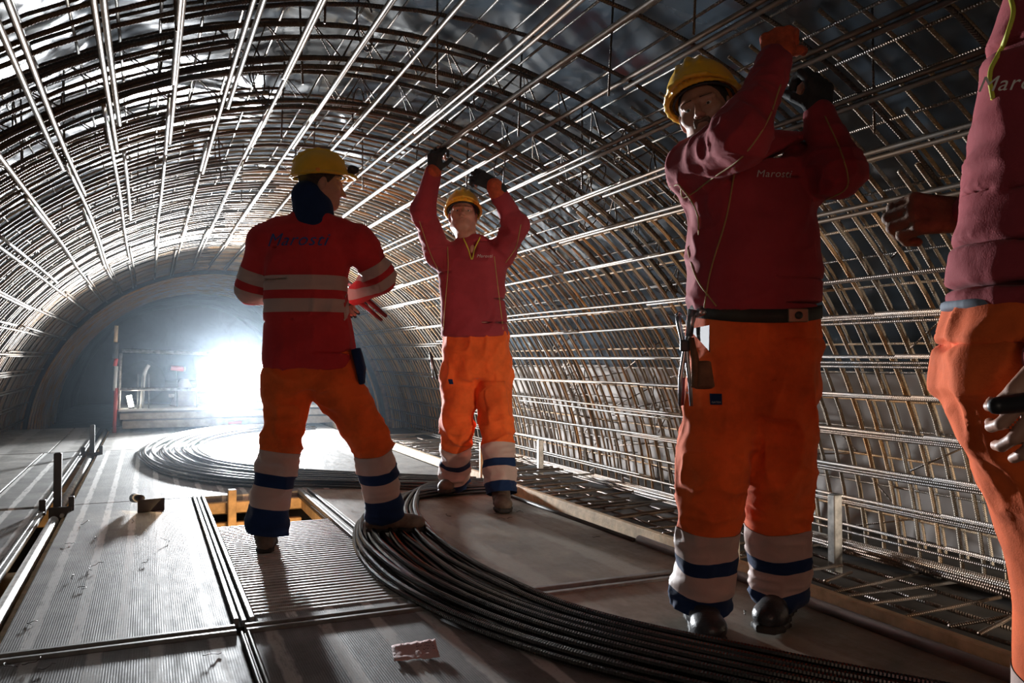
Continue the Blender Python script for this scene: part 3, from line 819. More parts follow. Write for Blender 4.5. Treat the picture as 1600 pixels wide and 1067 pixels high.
class SDF:
    def __init__(s, h=.008): s.P = []; s.h = h
    def cap(s, a, b, ra, rb=None, k=.02, flat=None, op='+', **m):
        """round cone from a to b; flat=(direction, factor) squashes it"""
        rb = ra if rb is None else rb
        s.P.append(('cap', nv(a), nv(b), ra, rb, k, flat, op)); return s
    def ell(s, c, r, ax=None, k=.02, op='+'):
        s.P.append(('ell', nv(c), nv(r), np.eye(3) if ax is None else np.array([unit(q) for q in ax]), k, None, None, op)); return s
    def loft(s, st, lat, k=.03, p=2.3, op='+'):
        """stations (centre, half width, half depth) with the lateral direction lat (one or one per station)"""
        s.P.append(('loft', [(nv(c), a, b) for c, a, b in st], lat, p, None, k, None, op)); return s
    def ev(s, X, bounds_only=False):
        pass
    def bbox(s, q):
        t = q[0]
        if t == 'cap':
            r = max(q[3], q[4]); return np.minimum(q[1], q[2]) - r, np.maximum(q[1], q[2]) + r
        if t == 'ell':
            r = max(q[2]); return q[1] - r, q[1] + r
        c = np.array([x[0] for x in q[1]]); r = max(max(x[1], x[2]) for x in q[1]); return c.min(0) - r, c.max(0) + r
    def dist(s, q, X):
        t = q[0]
        if t == 'cap':
            _, a, b, ra, rb, k, flat, op = q
            if flat is not None:
                n, f = unit(flat[0]), flat[1]
                d = X - a; comp = d @ n
                X = X + (comp * (1 / f - 1))[..., None] * n
                bb = b - a; b = b + (np.dot(bb, n) * (1 / f - 1)) * n
            ba = b - a; L2 = max(np.dot(ba, ba), 1e-12)
            t_ = np.clip(((X - a) @ ba) / L2, 0, 1)
            return np.linalg.norm(X - a - t_[..., None] * ba, axis=-1) - (ra + (rb - ra) * t_)
        if t == 'ell':
            _, c, r, A, k, _, _, op = q
            L = (X - c) @ A.T
            k0 = np.linalg.norm(L / r, axis=-1); k1 = np.linalg.norm(L / (r * r), axis=-1)
            return k0 * (k0 - 1) / np.maximum(k1, 1e-6)
        _, st, lat, p, _, k, _, op = q
        out = None
        for i in range(len(st) - 1):
            (c0, a0, b0), (c1, a1, b1) = st[i], st[i + 1]
            ax = c1 - c0; L = np.linalg.norm(ax); ax = ax / L
            la = unit(lat[i] if isinstance(lat, list) else lat); la = unit(la - ax * np.dot(la, ax)); dp_ = np.cross(ax, la)
            d = X - c0
            t_ = (d @ ax) / L; tc = np.clip(t_, 0, 1)
            c = c0 + tc[..., None] * (c1 - c0)
            e = X - c
            hw = a0 + (a1 - a0) * tc; hd = b0 + (b1 - b0) * tc
            u = np.abs(e @ la) / hw; v_ = np.abs(e @ dp_) / hd
            n_ = (u ** p + v_ ** p) ** (1 / p)
            dd = (n_ - 1) * np.minimum(hw, hd)
            over = np.maximum(np.abs(t_ - tc) * L, 0)
            dd = np.where(over > 0, np.sqrt(np.maximum(dd, 0) ** 2 + over ** 2) + np.minimum(dd, 0) * 0, dd)
            dd = np.where((over > 0), np.maximum(dd, over), dd)
            out = dd if out is None else np.minimum(out, dd)
        return out
    def mesh(s, name, smooth_iter=2):
        h = s.h
        bb = [s.bbox(q) for q in s.P if q[-1] == '+']
        lo = np.min([b[0] for b in bb], 0) - 3 * h; hi = np.max([b[1] for b in bb], 0) + 3 * h
        n = np.ceil((hi - lo) / h).astype(int) + 1
        F = np.full(n, 1.0, np.float32)
        for q in s.P:
            k = {'cap': q[5], 'ell': q[4], 'loft': q[5]}[q[0]]
            l, u = s.bbox(q)
            m = k + 3 * h
            i0 = np.clip(((l - m - lo) / h).astype(int), 0, n - 1); i1 = np.clip(((u + m - lo) / h).astype(int) + 2, 1, n)
            if (i1 <= i0).any(): continue
            g = np.stack(np.meshgrid(*[lo[d] + h * np.arange(i0[d], i1[d]) for d in range(3)], indexing='ij'), -1)
            D = s.dist(q, g).astype(np.float32)
            S = F[i0[0]:i1[0], i0[1]:i1[1], i0[2]:i1[2]]
            kk = max(k, 1e-5)
            if q[-1] == '+':
                hh = np.clip(.5 + .5 * (S - D) / kk, 0, 1)
                S[:] = S * (1 - hh) + D * hh - kk * hh * (1 - hh)
            else:
                D = -D
                hh = np.clip(.5 - .5 * (S - D) / kk, 0, 1)
                S[:] = S * (1 - hh) + D * hh + kk * hh * (1 - hh)
        V, Q = surface_nets(F, lo, h)
        # smoothing
        if smooth_iter:
            e = np.vstack([Q[:, [0, 1]], Q[:, [1, 2]], Q[:, [2, 3]], Q[:, [3, 0]]])
            for _ in range(smooth_iter):
                acc = np.zeros_like(V); cnt = np.zeros(len(V))
                for a, b in ((0, 1), (1, 0)):
                    for d in range(3): acc[:, d] += np.bincount(e[:, a], V[e[:, b], d], len(V))
                    cnt += np.bincount(e[:, a], minlength=len(V))
                V = V * .45 + .55 * acc / np.maximum(cnt, 1)[:, None]
        return V, Q

def surface_nets(F, lo, h):
    I = F < 0
    nx, ny, nz = F.shape
    cell = np.full((nx - 1, ny - 1, nz - 1), -1, np.int64)
    cs = [I[i:nx - 1 + i, j:ny - 1 + j, k:nz - 1 + k] for i in (0, 1) for j in (0, 1) for k in (0, 1)]
    sm = sum(c.astype(np.int8) for c in cs)
    act = (sm > 0) & (sm < 8)
    idx = np.argwhere(act)
    cell[act] = np.arange(len(idx))
    acc = np.zeros((len(idx), 3)); cnt = np.zeros(len(idx))
    corners = [(i, j, k) for i in (0, 1) for j in (0, 1) for k in (0, 1)]
    for a in range(8):
        for d in range(3):
            ca = corners[a]
            if ca[d] == 1: continue
            cb = list(ca); cb[d] = 1
            fa = F[idx[:, 0] + ca[0], idx[:, 1] + ca[1], idx[:, 2] + ca[2]]
            fb = F[idx[:, 0] + cb[0], idx[:, 1] + cb[1], idx[:, 2] + cb[2]]
            x = (fa < 0) != (fb < 0)
            t = np.where(x, fa / np.where(x, fa - fb, 1), 0)
            p = np.array(ca, float)[None, :].repeat(len(idx), 0); p[:, d] = t
            acc += p * x[:, None]; cnt += x
    V = lo + h * (idx + acc / np.maximum(cnt, 1)[:, None])
    Q = []
    for d in range(3):
        A = [slice(None)] * 3; B = [slice(None)] * 3
        A[d] = slice(0, -1); B[d] = slice(1, None)
        s0, s1 = I[tuple(A)], I[tuple(B)]
        x = np.argwhere(s0 != s1)
        fl_ = s0[tuple(x.T)]
        o = [q for q in range(3) if q != d]
        ok = np.ones(len(x), bool)
        for q in o: ok &= (x[:, q] > 0) & (x[:, q] < F.shape[q] - 1)
        x = x[ok]; fl_ = fl_[ok]
        def c(da, db):
            y = x.copy(); y[:, o[0]] += da; y[:, o[1]] += db
            return cell[y[:, 0], y[:, 1], y[:, 2]]
        q = np.stack([c(-1, -1), c(0, -1), c(0, 0), c(-1, 0)], 1)
        flip = fl_ if d != 1 else ~fl_
        q[~flip] = q[~flip][:, ::-1]
        Q.append(q)
    return V, np.vstack(Q)

def vnoise(P, seed=0):
    """smooth value noise in [-1, 1]"""
    i = np.floor(P).astype(np.int64); f = P - i; f = f * f * f * (f * (f * 6 - 15) + 10)
    def hsh(a, b, c):
        n = (a * 73856093) ^ (b * 19349663) ^ (c * 83492791) ^ (seed * 2654435761)
        n = (n ^ (n >> 13)) * 1274126177 & 0x7fffffff
        return (n % 65536) / 32768.0 - 1
    r = 0
    for dx in (0, 1):
        for dy in (0, 1):
            for dz in (0, 1):
                wgt = (f[:, 0] if dx else 1 - f[:, 0]) * (f[:, 1] if dy else 1 - f[:, 1]) * (f[:, 2] if dz else 1 - f[:, 2])
                r = r + wgt * hsh(i[:, 0] + dx, i[:, 1] + dy, i[:, 2] + dz)
    return r

def normals(V, Q):
    n = np.cross(V[Q[:, 2]] - V[Q[:, 0]], V[Q[:, 3]] - V[Q[:, 1]])
    N = np.zeros_like(V)
    for c in range(4):
        for d in range(3): N[:, d] += np.bincount(Q[:, c], n[:, d], len(V))
    return N / np.maximum(np.linalg.norm(N, axis=1)[:, None], 1e-12)

def fold(V, freq, seed, warp=.6):
    """ridge pattern of cloth folds"""
    P = V * np.array(freq)
    P = P + warp * np.stack([vnoise(V * 5 + 3, seed + 1), vnoise(V * 5 + 7, seed + 2), vnoise(V * 5 + 11, seed + 3)], 1)
    a = 1 - np.abs(vnoise(P, seed)) * 2
    return np.sign(a) * np.abs(a) ** 1.3

def wrinkle(V, Q, specs):
    """specs: (amplitude, freq xyz, seed, weight function or None)"""
    N = normals(V, Q)
    d = np.zeros(len(V))
    for amp, fr, seed, wf in specs:
        wgt = 1.0 if wf is None else wf(V)
        d += amp * fold(V, fr, seed) * wgt
    return V + N * d[:, None]

def near_pt(p, r):
    p = nv(p)
    return lambda V: np.exp(-((V - p) ** 2).sum(1) / (2 * r * r))
def near_seg(a, b, r):
    a, b = nv(a), nv(b)
    def f(V):
        ba = b - a; t = np.clip(((V - a) @ ba) / np.dot(ba, ba), 0, 1)
        d = np.linalg.norm(V - a - t[:, None] * ba, axis=1)
        return np.exp(-d * d / (2 * r * r))
    return f

def seg_t(P, a, b):
    a, b = nv(a), nv(b); ba = b - a
    t = ((P - a) @ ba) / np.dot(ba, ba)
    d = np.linalg.norm(P - a - np.clip(t, -.3, 1.3)[:, None] * ba, axis=1)
    return t, d

def cut_zones(V, Q, cuts, classify):
    """cuts: list of (point, normal, face filter). Returns {label: (V, faces)}"""
    bm = bmesh.new()
    vs = [bm.verts.new(v) for v in V]
    for q in Q:
        try: bm.faces.new([vs[i] for i in q])
        except ValueError: pass
    bm.faces.ensure_lookup_table()
    for co, no, filt in cuts:
        fc = np.array([f.calc_center_median()[:] for f in bm.faces])
        m = filt(fc)
        fs = [f for f, k in zip(bm.faces, m) if k]
        geom = set(fs)
        for f in fs: geom.update(f.edges); geom.update(f.verts)
        bmesh.ops.bisect_plane(bm, geom=list(geom), plane_co=Vector(nv(co)), plane_no=Vector(nv(no)), dist=1e-5)
        bm.faces.ensure_lookup_table()
    fc = np.array([f.calc_center_median()[:] for f in bm.faces])
    lab = classify(fc)
    bm.normal_update()
    out = {}
    for L in sorted(set(lab)):
        b2 = bmesh.new(); mp = {}
        for f, k in zip(bm.faces, lab):
            if k != L: continue
            vv = []
            for v in f.verts:
                if v not in mp: mp[v] = b2.verts.new(v.co); 
                vv.append(mp[v])
            try: b2.faces.new(vv).smooth = True
            except ValueError: pass
        off = .0022 if L not in (0,) else 0
        if off:
            for v, w_ in mp.items(): w_.co = v.co + v.normal * off
        me = bpy.data.meshes.new('cloth'); b2.to_mesh(me); b2.free()
        out[L] = me
    bm.free()
    return out

def cloth_mat(name, col, rough=.85, weave=380, dirt=.25, sheen=.06):
    m, nt, b = newmat(name)
    f = noise_node(nt, 6, 6, rough=.65)
    nt.links.new(ramp(nt, f, [(.28, C(*[c * (1 - dirt) for c in col])), (.6, C(*col))]), b.inputs['Base Color'])
    b.inputs['Roughness'].default_value = rough
    b.inputs['Sheen Weight'].default_value = sheen
    b.inputs['Specular IOR Level'].default_value = .25
    p = bump(nt, b, noise_node(nt, weave, 2), .35, .0015)
    bump(nt, b, noise_node(nt, 26, 5), .35, .006, p)
    return m
M['sweater'] = cloth_mat('maroon_sweater_cloth', (.36, .045, .058))
M['jacket'] = cloth_mat('red_jacket_cloth', (.62, .04, .045))
M['orange'] = cloth_mat('orange_trouser_cloth', (.95, .155, .03), dirt=.38)
M['navy'] = cloth_mat('navy_cloth', (.008, .028, .095))
M['silver'] = cloth_mat('reflective_band', (.56, .40, .35), .5, 700, .12)
M['skin'] = simple('skin', (.50, .26, .18), .5, var=.14, scale=14, bmp=.12)
M['lips'] = simple('lips', (.36, .12, .10), .5)
M['hair'] = simple('dark_hair', (.035, .024, .018), .7, var=.5, scale=60, bmp=.5)
M['beard'] = simple('greying_beard', (.20, .14, .10), .8, var=.5, scale=90, bmp=.8)
M['helmet'] = simple('yellow_helmet', (.80, .47, .03), .38, var=.12, scale=12)
M['strap'] = simple('dark_strap', (.03, .03, .03), .7)
M['glove'] = simple('black_glove', (.022, .024, .026), .75, var=.4, scale=30, bmp=.4)
M['glove_red'] = simple('red_knit_glove', (.50, .085, .03), .85, var=.3, scale=40, bmp=.5)
M['leather'] = simple('brown_leather', (.17, .085, .040), .7, var=.4, scale=20, bmp=.4)
M['boot'] = simple('black_boot_leather', (.035, .037, .042), .32, var=.4, scale=25, bmp=.3)
M['boot_brown'] = simple('dusty_brown_boot', (.14, .095, .07), .65, var=.4, scale=25, bmp=.3)
M['sole'] = simple('boot_sole', (.03, .028, .026), .7)
M['eye'] = simple('eye_white', (.6, .56, .52), .3, var=.05)
M['iris'] = simple('eye_iris', (.05, .035, .025), .3)
M['yellow_pipe'] = simple('yellow_piping', (.62, .62, .06), .6)
M['tan_pipe'] = simple('tan_piping', (.42, .30, .10), .7)
M['belt'] = simple('dark_webbing', (.03, .035, .028), .7, var=.3, bmp=.3)
M['buckle'] = simple('brass_buckle', (.42, .36, .24), .35, .85)
M['steel_tool'] = simple('bright_tool_steel', (.55, .56, .60), .28, .9)
M['red_grip'] = simple('dark_red_grip', (.28, .03, .03), .45)
M['navy_ink'] = simple('navy_print', (.03, .07, .24), .7)
M['white_ink'] = simple('white_embroidery', (.62, .60, .56), .7)

def obj_from(name, VQ, mat, parent):
    V, Q = VQ
    return link(name, mesh(name, V, Q), mat, parent)

def frame(f, up=(0, 0, 1)):
    f = unit(f); r = unit(np.cross(f, unit(up))); u = np.cross(r, f)
    return r, f, u         # right, forward, up

def build_head(s, c, f, up, k=1.0, neck_to=None, face=True):
    """adds a head with face to an SDF; c is the centre of the skull"""
    r_, f_, u_ = frame(f, up); c = nv(c)
    ax = [r_, f_, u_]
    P = lambda x, y, z: c + k * (x * r_ + y * f_ + z * u_)
    s.ell(P(0, -.012, .025), k * np.array([.076, .096, .092]), ax, .01)
    s.ell(P(0, .020, -.030), k * np.array([.064, .070, .088]), ax, .02)
    s.ell(P(0, .048, -.082), k * np.array([.036, .036, .030]), ax, .03)       # chin
    for sg in (-1, 1):
        s.cap(P(.052 * sg, .0, -.062), P(.024 * sg, .055, -.088), .020 * k, .018 * k, .03)   # jaw line
        s.ell(P(.044 * sg, .056, -.020), k * np.array([.024, .020, .018]), ax, .025)      # cheekbone
        s.cap(P(.012 * sg, .083, .018), P(.050 * sg, .068, .020), .0095 * k, .008 * k, .012)     # brow
    if face:
        for sg in (-1, 1):
            s.ell(P(.032 * sg, .092, .000), k * np.array([.016, .016, .011]), ax, .010, '-')
            s.ell(P(.032 * sg, .070, .000), k * np.array([.0125, .0125, .0125]), ax, .002)
            s.cap(P(.020 * sg, .0835, .0065), P(.044 * sg, .0765, .0065), .0036 * k, .003 * k, .004)   # upper lid
            s.cap(P(.021 * sg, .082, -.0085), P(.043 * sg, .075, -.0075), .003 * k, .003 * k, .005)
    s.cap(P(0, .084, .012), P(0, .108, -.030), .0075 * k, .0115 * k, .010)          # nose
    for sg in (-1, 1): s.ell(P(.011 * sg, .096, -.034), k * np.array([.008, .010, .007]), ax, .006)
    s.cap(P(-.015, .083, -.057), P(.015, .083, -.057), .0055 * k, k=.006)       # upper lip
    s.cap(P(-.014, .080, -.066), P(.014, .080, -.066), .0065 * k, k=.006)
    s.cap(P(-.02, .091, -.0615), P(.02, .091, -.0615), .0022 * k, k=.004, op='-')
    for sg in (-1, 1):
        s.ell(P(.076 * sg, -.008, -.005), k * np.array([.009, .020, .032]), [unit(r_ + .3 * sg * -f_), f_, u_], .008)
        s.ell(P(.085 * sg, -.004, -.003), k * np.array([.006, .010, .018]), ax, .005, '-')
    if neck_to is not None: s.cap(P(0, -.018, -.06), nv(neck_to), .058 * k, .066 * k, .03)
    return P, ax

def head_mesh(c, f, up, k=1.0, neck_to=None, h=.0036):
    s = SDF(h); P, ax = build_head(s, c, f, up, k, neck_to)
    return s.mesh('head', 1), P, ax

def join_meshes(parts):
    V = []; Q = []; n = 0
    for v, q in parts: V.append(v); Q.append(q + n); n += len(v)
    return np.vstack(V), np.vstack(Q)

def head_extras(P, ax, body, k=1.0, beard=False, hair='short'):
    for sg in (-1, 1):
        s = SDF(.0022); s.ell(P(.032 * sg, .0725, .000), k * np.array([.0115, .0115, .0115]), ax, .001)
        o = obj_from('eye', s.mesh('e', 1), M['eye'], body)
        s = SDF(.0014); s.ell(P(.032 * sg, .0815, -.001), k * np.array([.0052, .0032, .0052]), ax, .001)
        obj_from('iris', s.mesh('e', 1), M['iris'], o)
        s = SDF(.0024); s.cap(P(.014 * sg, .0895, .0225), P(.048 * sg, .0745, .026), .0034 * k, .002 * k, .003)
        obj_from('eyebrow', s.mesh('e', 0), M['hair'], body)
    s = SDF(.0022)
    s.cap(P(-.016, .0845, -.0565), P(.016, .0845, -.0565), .0048 * k, k=.003); s.cap(P(-.015, .0825, -.0665), P(.015, .0825, -.0665), .0054 * k, k=.003)
    s.cap(P(-.02, .093, -.0615), P(.02, .093, -.0615), .0018 * k, k=.002, op='-')
    obj_from('lips', s.mesh('e', 1), M['lips'], body)
    if hair:
        s = SDF(.005)
        s.ell(P(0, -.016, .030), k * np.array([.0795, .098, .094]), ax, .005)
        s.ell(P(0, .088, -.03), k * np.array([.11, .082, .095]), ax, .01, '-')
        s.ell(P(0, .0, -.10), k * np.array([.12, .16, .060]), ax, .01, '-')
        obj_from('hair', s.mesh('e', 1), M['hair'], body)
    if beard:
        s = SDF(.003)
        s.ell(P(0, .060, -.092), k * np.array([.033, .036, .030]), ax, .01)
        s.cap(P(-.024, .072, -.072), P(-.018, .090, -.049), .008, .007, .008); s.cap(P(.024, .072, -.072), P(.018, .090, -.049), .008, .007, .008)
        s.cap(P(-.018, .090, -.048), P(.018, .090, -.048), .0065, k=.006)
        s.cap(P(-.012, .096, -.062), P(.012, .096, -.062), .0095, k=.004, op='-')
        V, Q = s.mesh('e', 1); V = wrinkle(V, Q, [(.0012, (160, 160, 60), 5, None)])
        obj_from('beard', (V, Q), M['beard'], body)

def hard_hat(P0, ax, person, k=1.0, tilt=0.0, lamp=False, label=None):
    """dome with three ridges, rain gutter, peak, headband and chin knobs"""
    r_, f_, u_ = [np.array(a) for a in ax]
    ct, st = math.cos(tilt), math.sin(tilt)
    f2 = f_ * ct + u_ * st; u2 = u_ * ct - f_ * st
    ax = [r_, f2, u2]
    c0 = P0(0, 0, 0)
    P = lambda x, y, z: c0 + k * (x * r_ + y * f2 + z * u2)
    s = SDF(.0042)
    s.ell(P(0, -.008, .047), k * np.array([.100, .124, .112]), ax, .002)
    s.ell(P(0, -.008, -.045), k * np.array([.21, .21, .0885]), ax, .003, '-')
    for x, rr in ((0, .012), (.032, .008), (-.032, .008)):
        pts = [P(x, .124 * math.cos(a) * math.sqrt(max(0, 1 - (x / .1) ** 2)) - .008, .047 + .112 * math.sin(a) * math.sqrt(1 - (x / .1) ** 2)) for a in np.linspace(.55, 2.6, 7)]
        for a, b in zip(pts, pts[1:]): s.cap(a, b, rr * .8 * k, k=.008)
    # brim
    for i in range(24):
        a0, a1 = 2 * PI * i / 24, 2 * PI * (i + 1) / 24
        q = lambda a: P(.104 * math.cos(a), -.008 + .128 * math.sin(a) + (.035 * max(0, math.sin(a)) ** 3), .042 - .010 * max(0, math.sin(a)) ** 2)
        s.cap(q(a0), q(a1), .0055 * k, k=.006)
    for i in range(7):
        x = -.05 + i * .1 / 6
        s.cap(P(x, .09, .048), P(x * 1.0, .150 - abs(x) * .35, .034), .006 * k, .0048 * k, .012)
    s.ell(P(0, -.008, .042), k * np.array([.094, .118, .100]), ax, .003, '-')
    hat = obj_from('hard_hat', s.mesh('e', 1), M['helmet'], person)
    s = SDF(.004)
    for i in range(28):
        a0, a1 = 2 * PI * i / 28, 2 * PI * (i + 1) / 28
        q = lambda a: P(.083 * math.cos(a), -.010 + .105 * math.sin(a), .040 - .006 * math.sin(a))
        s.cap(q(a0), q(a1), .0045 * k, k=.003, flat=(u2, 2.4) if False else None)
    obj_from('headband', s.mesh('e', 1), M['strap'], hat)
    for sg in (-1, 1):
        s = SDF(.003); s.ell(P(.103 * sg, -.03, .048), (.006, .012, .012), ax, .002)
        obj_from('side_clip', s.mesh('e', 1), M['orange_plastic'], hat)
    if lamp:
        s = SDF(.004); s.cap(P(.0, .135, .075), P(.0, .150, .072), .021, .019, .004); s.cap(P(0, .12, .06), P(0, .14, .06), .012, k=.004)
        o = obj_from('headlamp', s.mesh('e', 1), M['black'], hat)
    return hat

def hand_sdf(s, wrist, d, nrm, side, scale=1.0, curl=.5, spread=.12, grip=0.0, thumb=.5, wr=.030, fat=1.0):
    """wrist point, direction d of the palm, nrm = back-of-hand normal, side = +1 thumb on cross(d, nrm)"""
    d = unit(d); nrm = unit(nrm - np.dot(unit(nrm), d) * d); t = np.cross(d, nrm) * side
    w0 = nv(wrist)
    L = scale
    s.cap(w0 - d * .03 * L, w0 + d * .02 * L, wr * L, .027 * L, .012, flat=(nrm, .78))
    s.cap(w0 + d * .025 * L + t * .016 * L, w0 + d * .080 * L + t * .026 * L, .018 * L, .0165 * L, .012, flat=(nrm, .85))
    s.cap(w0 + d * .020 * L - t * .014 * L, w0 + d * .075 * L - t * .026 * L, .018 * L, .0150 * L, .012, flat=(nrm, .85))
    s.cap(w0 + d * .03 * L, w0 + d * .083 * L, .019 * L, .016 * L, .012, flat=(nrm, .85))
    s.cap(w0 + d * .02 * L + t * .022 * L - nrm * .008, w0 + d * .045 * L + t * .03 * L - nrm * .012, .018 * L, .013 * L, .012)
    lens = [(.044, .026, .022), (.048, .030, .023), (.045, .028, .022), (.036, .021, .019)]
    for i, ls in enumerate(lens):
        x = (.030, .010, -.011, -.030)[i]
        base = w0 + (d * (.086 - (.004 if i in (0, 2) else 0) - (.012 if i == 3 else 0)) + t * x) * L
        ang = 0; p = base
        dirx = unit(d + t * spread * (x / .03))
        r = (.0098, .0100, .0095, .0085)[i] * L * fat
        c = curl if not isinstance(curl, (list, tuple)) else curl[i]
        for j, l in enumerate(ls):
            ang += c * (.75, 1.15, .8)[j]
            q = p + (dirx * math.cos(ang) - nrm * math.sin(ang)) * l * L
            s.cap(p, q, r * (1.04, .95, .88)[j], r * (.97, .90, .80)[j], .0035)
            p = q
    p = w0 + (d * .028 + t * .030 - nrm * .010) * L
    a = unit(d * .55 + t * (.75 - .35 * thumb) - nrm * (.15 + .5 * thumb))
    q = p + a * .040 * L; s.cap(p, q, .0135 * L, .0115 * L, .006)
    a2 = unit(a + d * .3 - nrm * .5 * thumb - t * .35 * thumb)
    q2 = q + a2 * .034 * L; s.cap(q, q2, .0115 * L, .0105 * L, .004)
    a3 = unit(a2 - nrm * .35 * thumb - t * .3 * thumb)
    s.cap(q2, q2 + a3 * .024 * L, .0105 * L, .008 * L, .003)
    return s

def boot(name, ankle, ground, toe_dir, mat, person, k=1.0, label=None):
    """work boot: shaft, vamp, toe cap, heel and welted sole"""
    f = unit([toe_dir[0], toe_dir[1], 0]); r = np.array([f[1], -f[0], 0]); a = nv(ankle); u = np.array([0, 0, 1.0])
    g = np.array([a[0], a[1], ground]) - f * .015
    P = lambda x, y, z: g + k * (x * r + y * f + z * u)
    s = SDF(.0045)
    s.cap(P(0, -.005, .10), a + u * .05, .050 * k, .052 * k, .02)
    s.cap(P(0, -.045, .045), P(0, .05, .052), .041 * k, .046 * k, .03)
    s.cap(P(0, .02, .070), P(0, .13, .046), .044 * k, .040 * k, .03, flat=(u, .9))
    s.ell(P(0, .150, .042), k * np.array([.050, .060, .038]), [r, f, u], .02)
    s.cap(P(-.02, .09, .086), P(.02, .09, .086), .007, k=.01)
    s.ell(P(0, .05, -.055), (.3, .4, .066), [r, f, u], .004, '-')
    o = obj_from('boot', s.mesh('b', 1), mat, person)
    s = SDF(.005)
    for (y0, x0), (y1, x1) in zip([(-.075, .030), (-.05, .038), (.0, .036), (.06, .041), (.12, .050), (.17, .046), (.205, .028)][:-1], [(-.05, .038), (.0, .036), (.06, .041), (.12, .050), (.17, .046), (.205, .028)]):
        s.loft([(P(0, y0, .013), .013, x0 * k), (P(0, y1, .013), .013, x1 * k)], u, .006, 5)
    obj_from('sole', s.mesh('b', 1), M['sole'], o)
    s = SDF(.003)
    for i in range(5):
        y = .045 + i * .018; z = .112 - i * .010
        s.cap(P(-.024, y, z - .004), P(.024, y + .008, z - .002), .0028, k=.001)
    obj_from('laces', s.mesh('b', 0), M['strap'], o)
    return o

def surf_line(bvh, pts, r, name, mat, parent, n=40, lift=.001):
    s = spline(pts, n)
    out = []
    eye = Vector((0, 0, EYE))
    for p in s:
        q = bvh.ray_cast(eye, (Vector(p) - eye).normalized())
        if q[0] is None: q = bvh.find_nearest(p)
        if q[0] is None: continue
        out.append((q[0] + q[1] * lift)[:])
    out = np.array(out)
    for _ in range(2): out[1:-1] = (out[:-2] + 2 * out[1:-1] + out[2:]) / 4
    return Geo().tube(out, r, 6).build(name, mat, parent, True)
def bvh_of(me_or_obj):
    me = me_or_obj.data if hasattr(me_or_obj, 'data') else me_or_obj
    return BVHTree.FromPolygons([v.co[:] for v in me.vertices], [p.vertices[:] for p in me.polygons])

def text_on(bvh, txt, origin, xdir, ydir, size, mat, parent, name='lettering', shear=.3, toward=None, bold=.0):
    cu = bpy.data.curves.new('t', 'FONT'); cu.body = txt; cu.size = size; cu.shear = shear
    cu.space_character = 1.08; cu.align_x = 'CENTER'; cu.align_y = 'CENTER'; cu.offset = bold; cu.resolution_u = 3
    o = bpy.data.objects.new('t', cu); COL.objects.link(o)
    dg = bpy.context.evaluated_depsgraph_get(); me = bpy.data.meshes.new_from_object(o.evaluated_get(dg))
    bpy.data.objects.remove(o)
    x, y = Vector(unit(xdir)), Vector(unit(ydir)); nrm = x.cross(y).normalized(); O = Vector(nv(origin))
    bm = bmesh.new(); bm.from_mesh(me)
    bmesh.ops.triangulate(bm, faces=bm.faces)
    bmesh.ops.subdivide_edges(bm, edges=bm.edges[:], cuts=2, use_grid_fill=True)
    h0 = bvh.ray_cast(O + nrm * .25, -nrm, .6); d0 = h0[3] if h0[0] is not None else .25
    for v in bm.verts:
        p = O + x * v.co.x + y * v.co.y + nrm * .25
        hit = bvh.ray_cast(p, -nrm, .6)
        v.co = (hit[0] + nrm * .003) if hit[0] is not None and abs(hit[3] - d0) < .05 else (p - nrm * (d0 - .003))
    bm.to_mesh(me); bm.free()
    return link(name, me, mat, parent)

def patch_on(bvh, O, xd, yd, wx, wy, mat, parent, name, lift=.003, n=10):
    x, y = Vector(unit(xd)), Vector(unit(yd)); nrm = x.cross(y).normalized(); O = Vector(nv(O))
    V = []; F = []
    for i in range(n + 1):
        for j in range(n + 1):
            p = O + x * wx * (i / n - .5) + y * wy * (j / n - .5)
            h_ = bvh.ray_cast(p + nrm * .25, -nrm, .6)
            V.append(((h_[0] if h_[0] is not None else p) + nrm * lift)[:])
    V = np.array(V)
    for i in range(n):
        for j in range(n): a = i * (n + 1) + j; F.append([a, a + n + 1, a + n + 2, a + 1])
    o = link(name, mesh(name, V, F), mat, parent)
    md = o.modifiers.new('t', 'SOLIDIFY'); md.thickness = .002
    return o

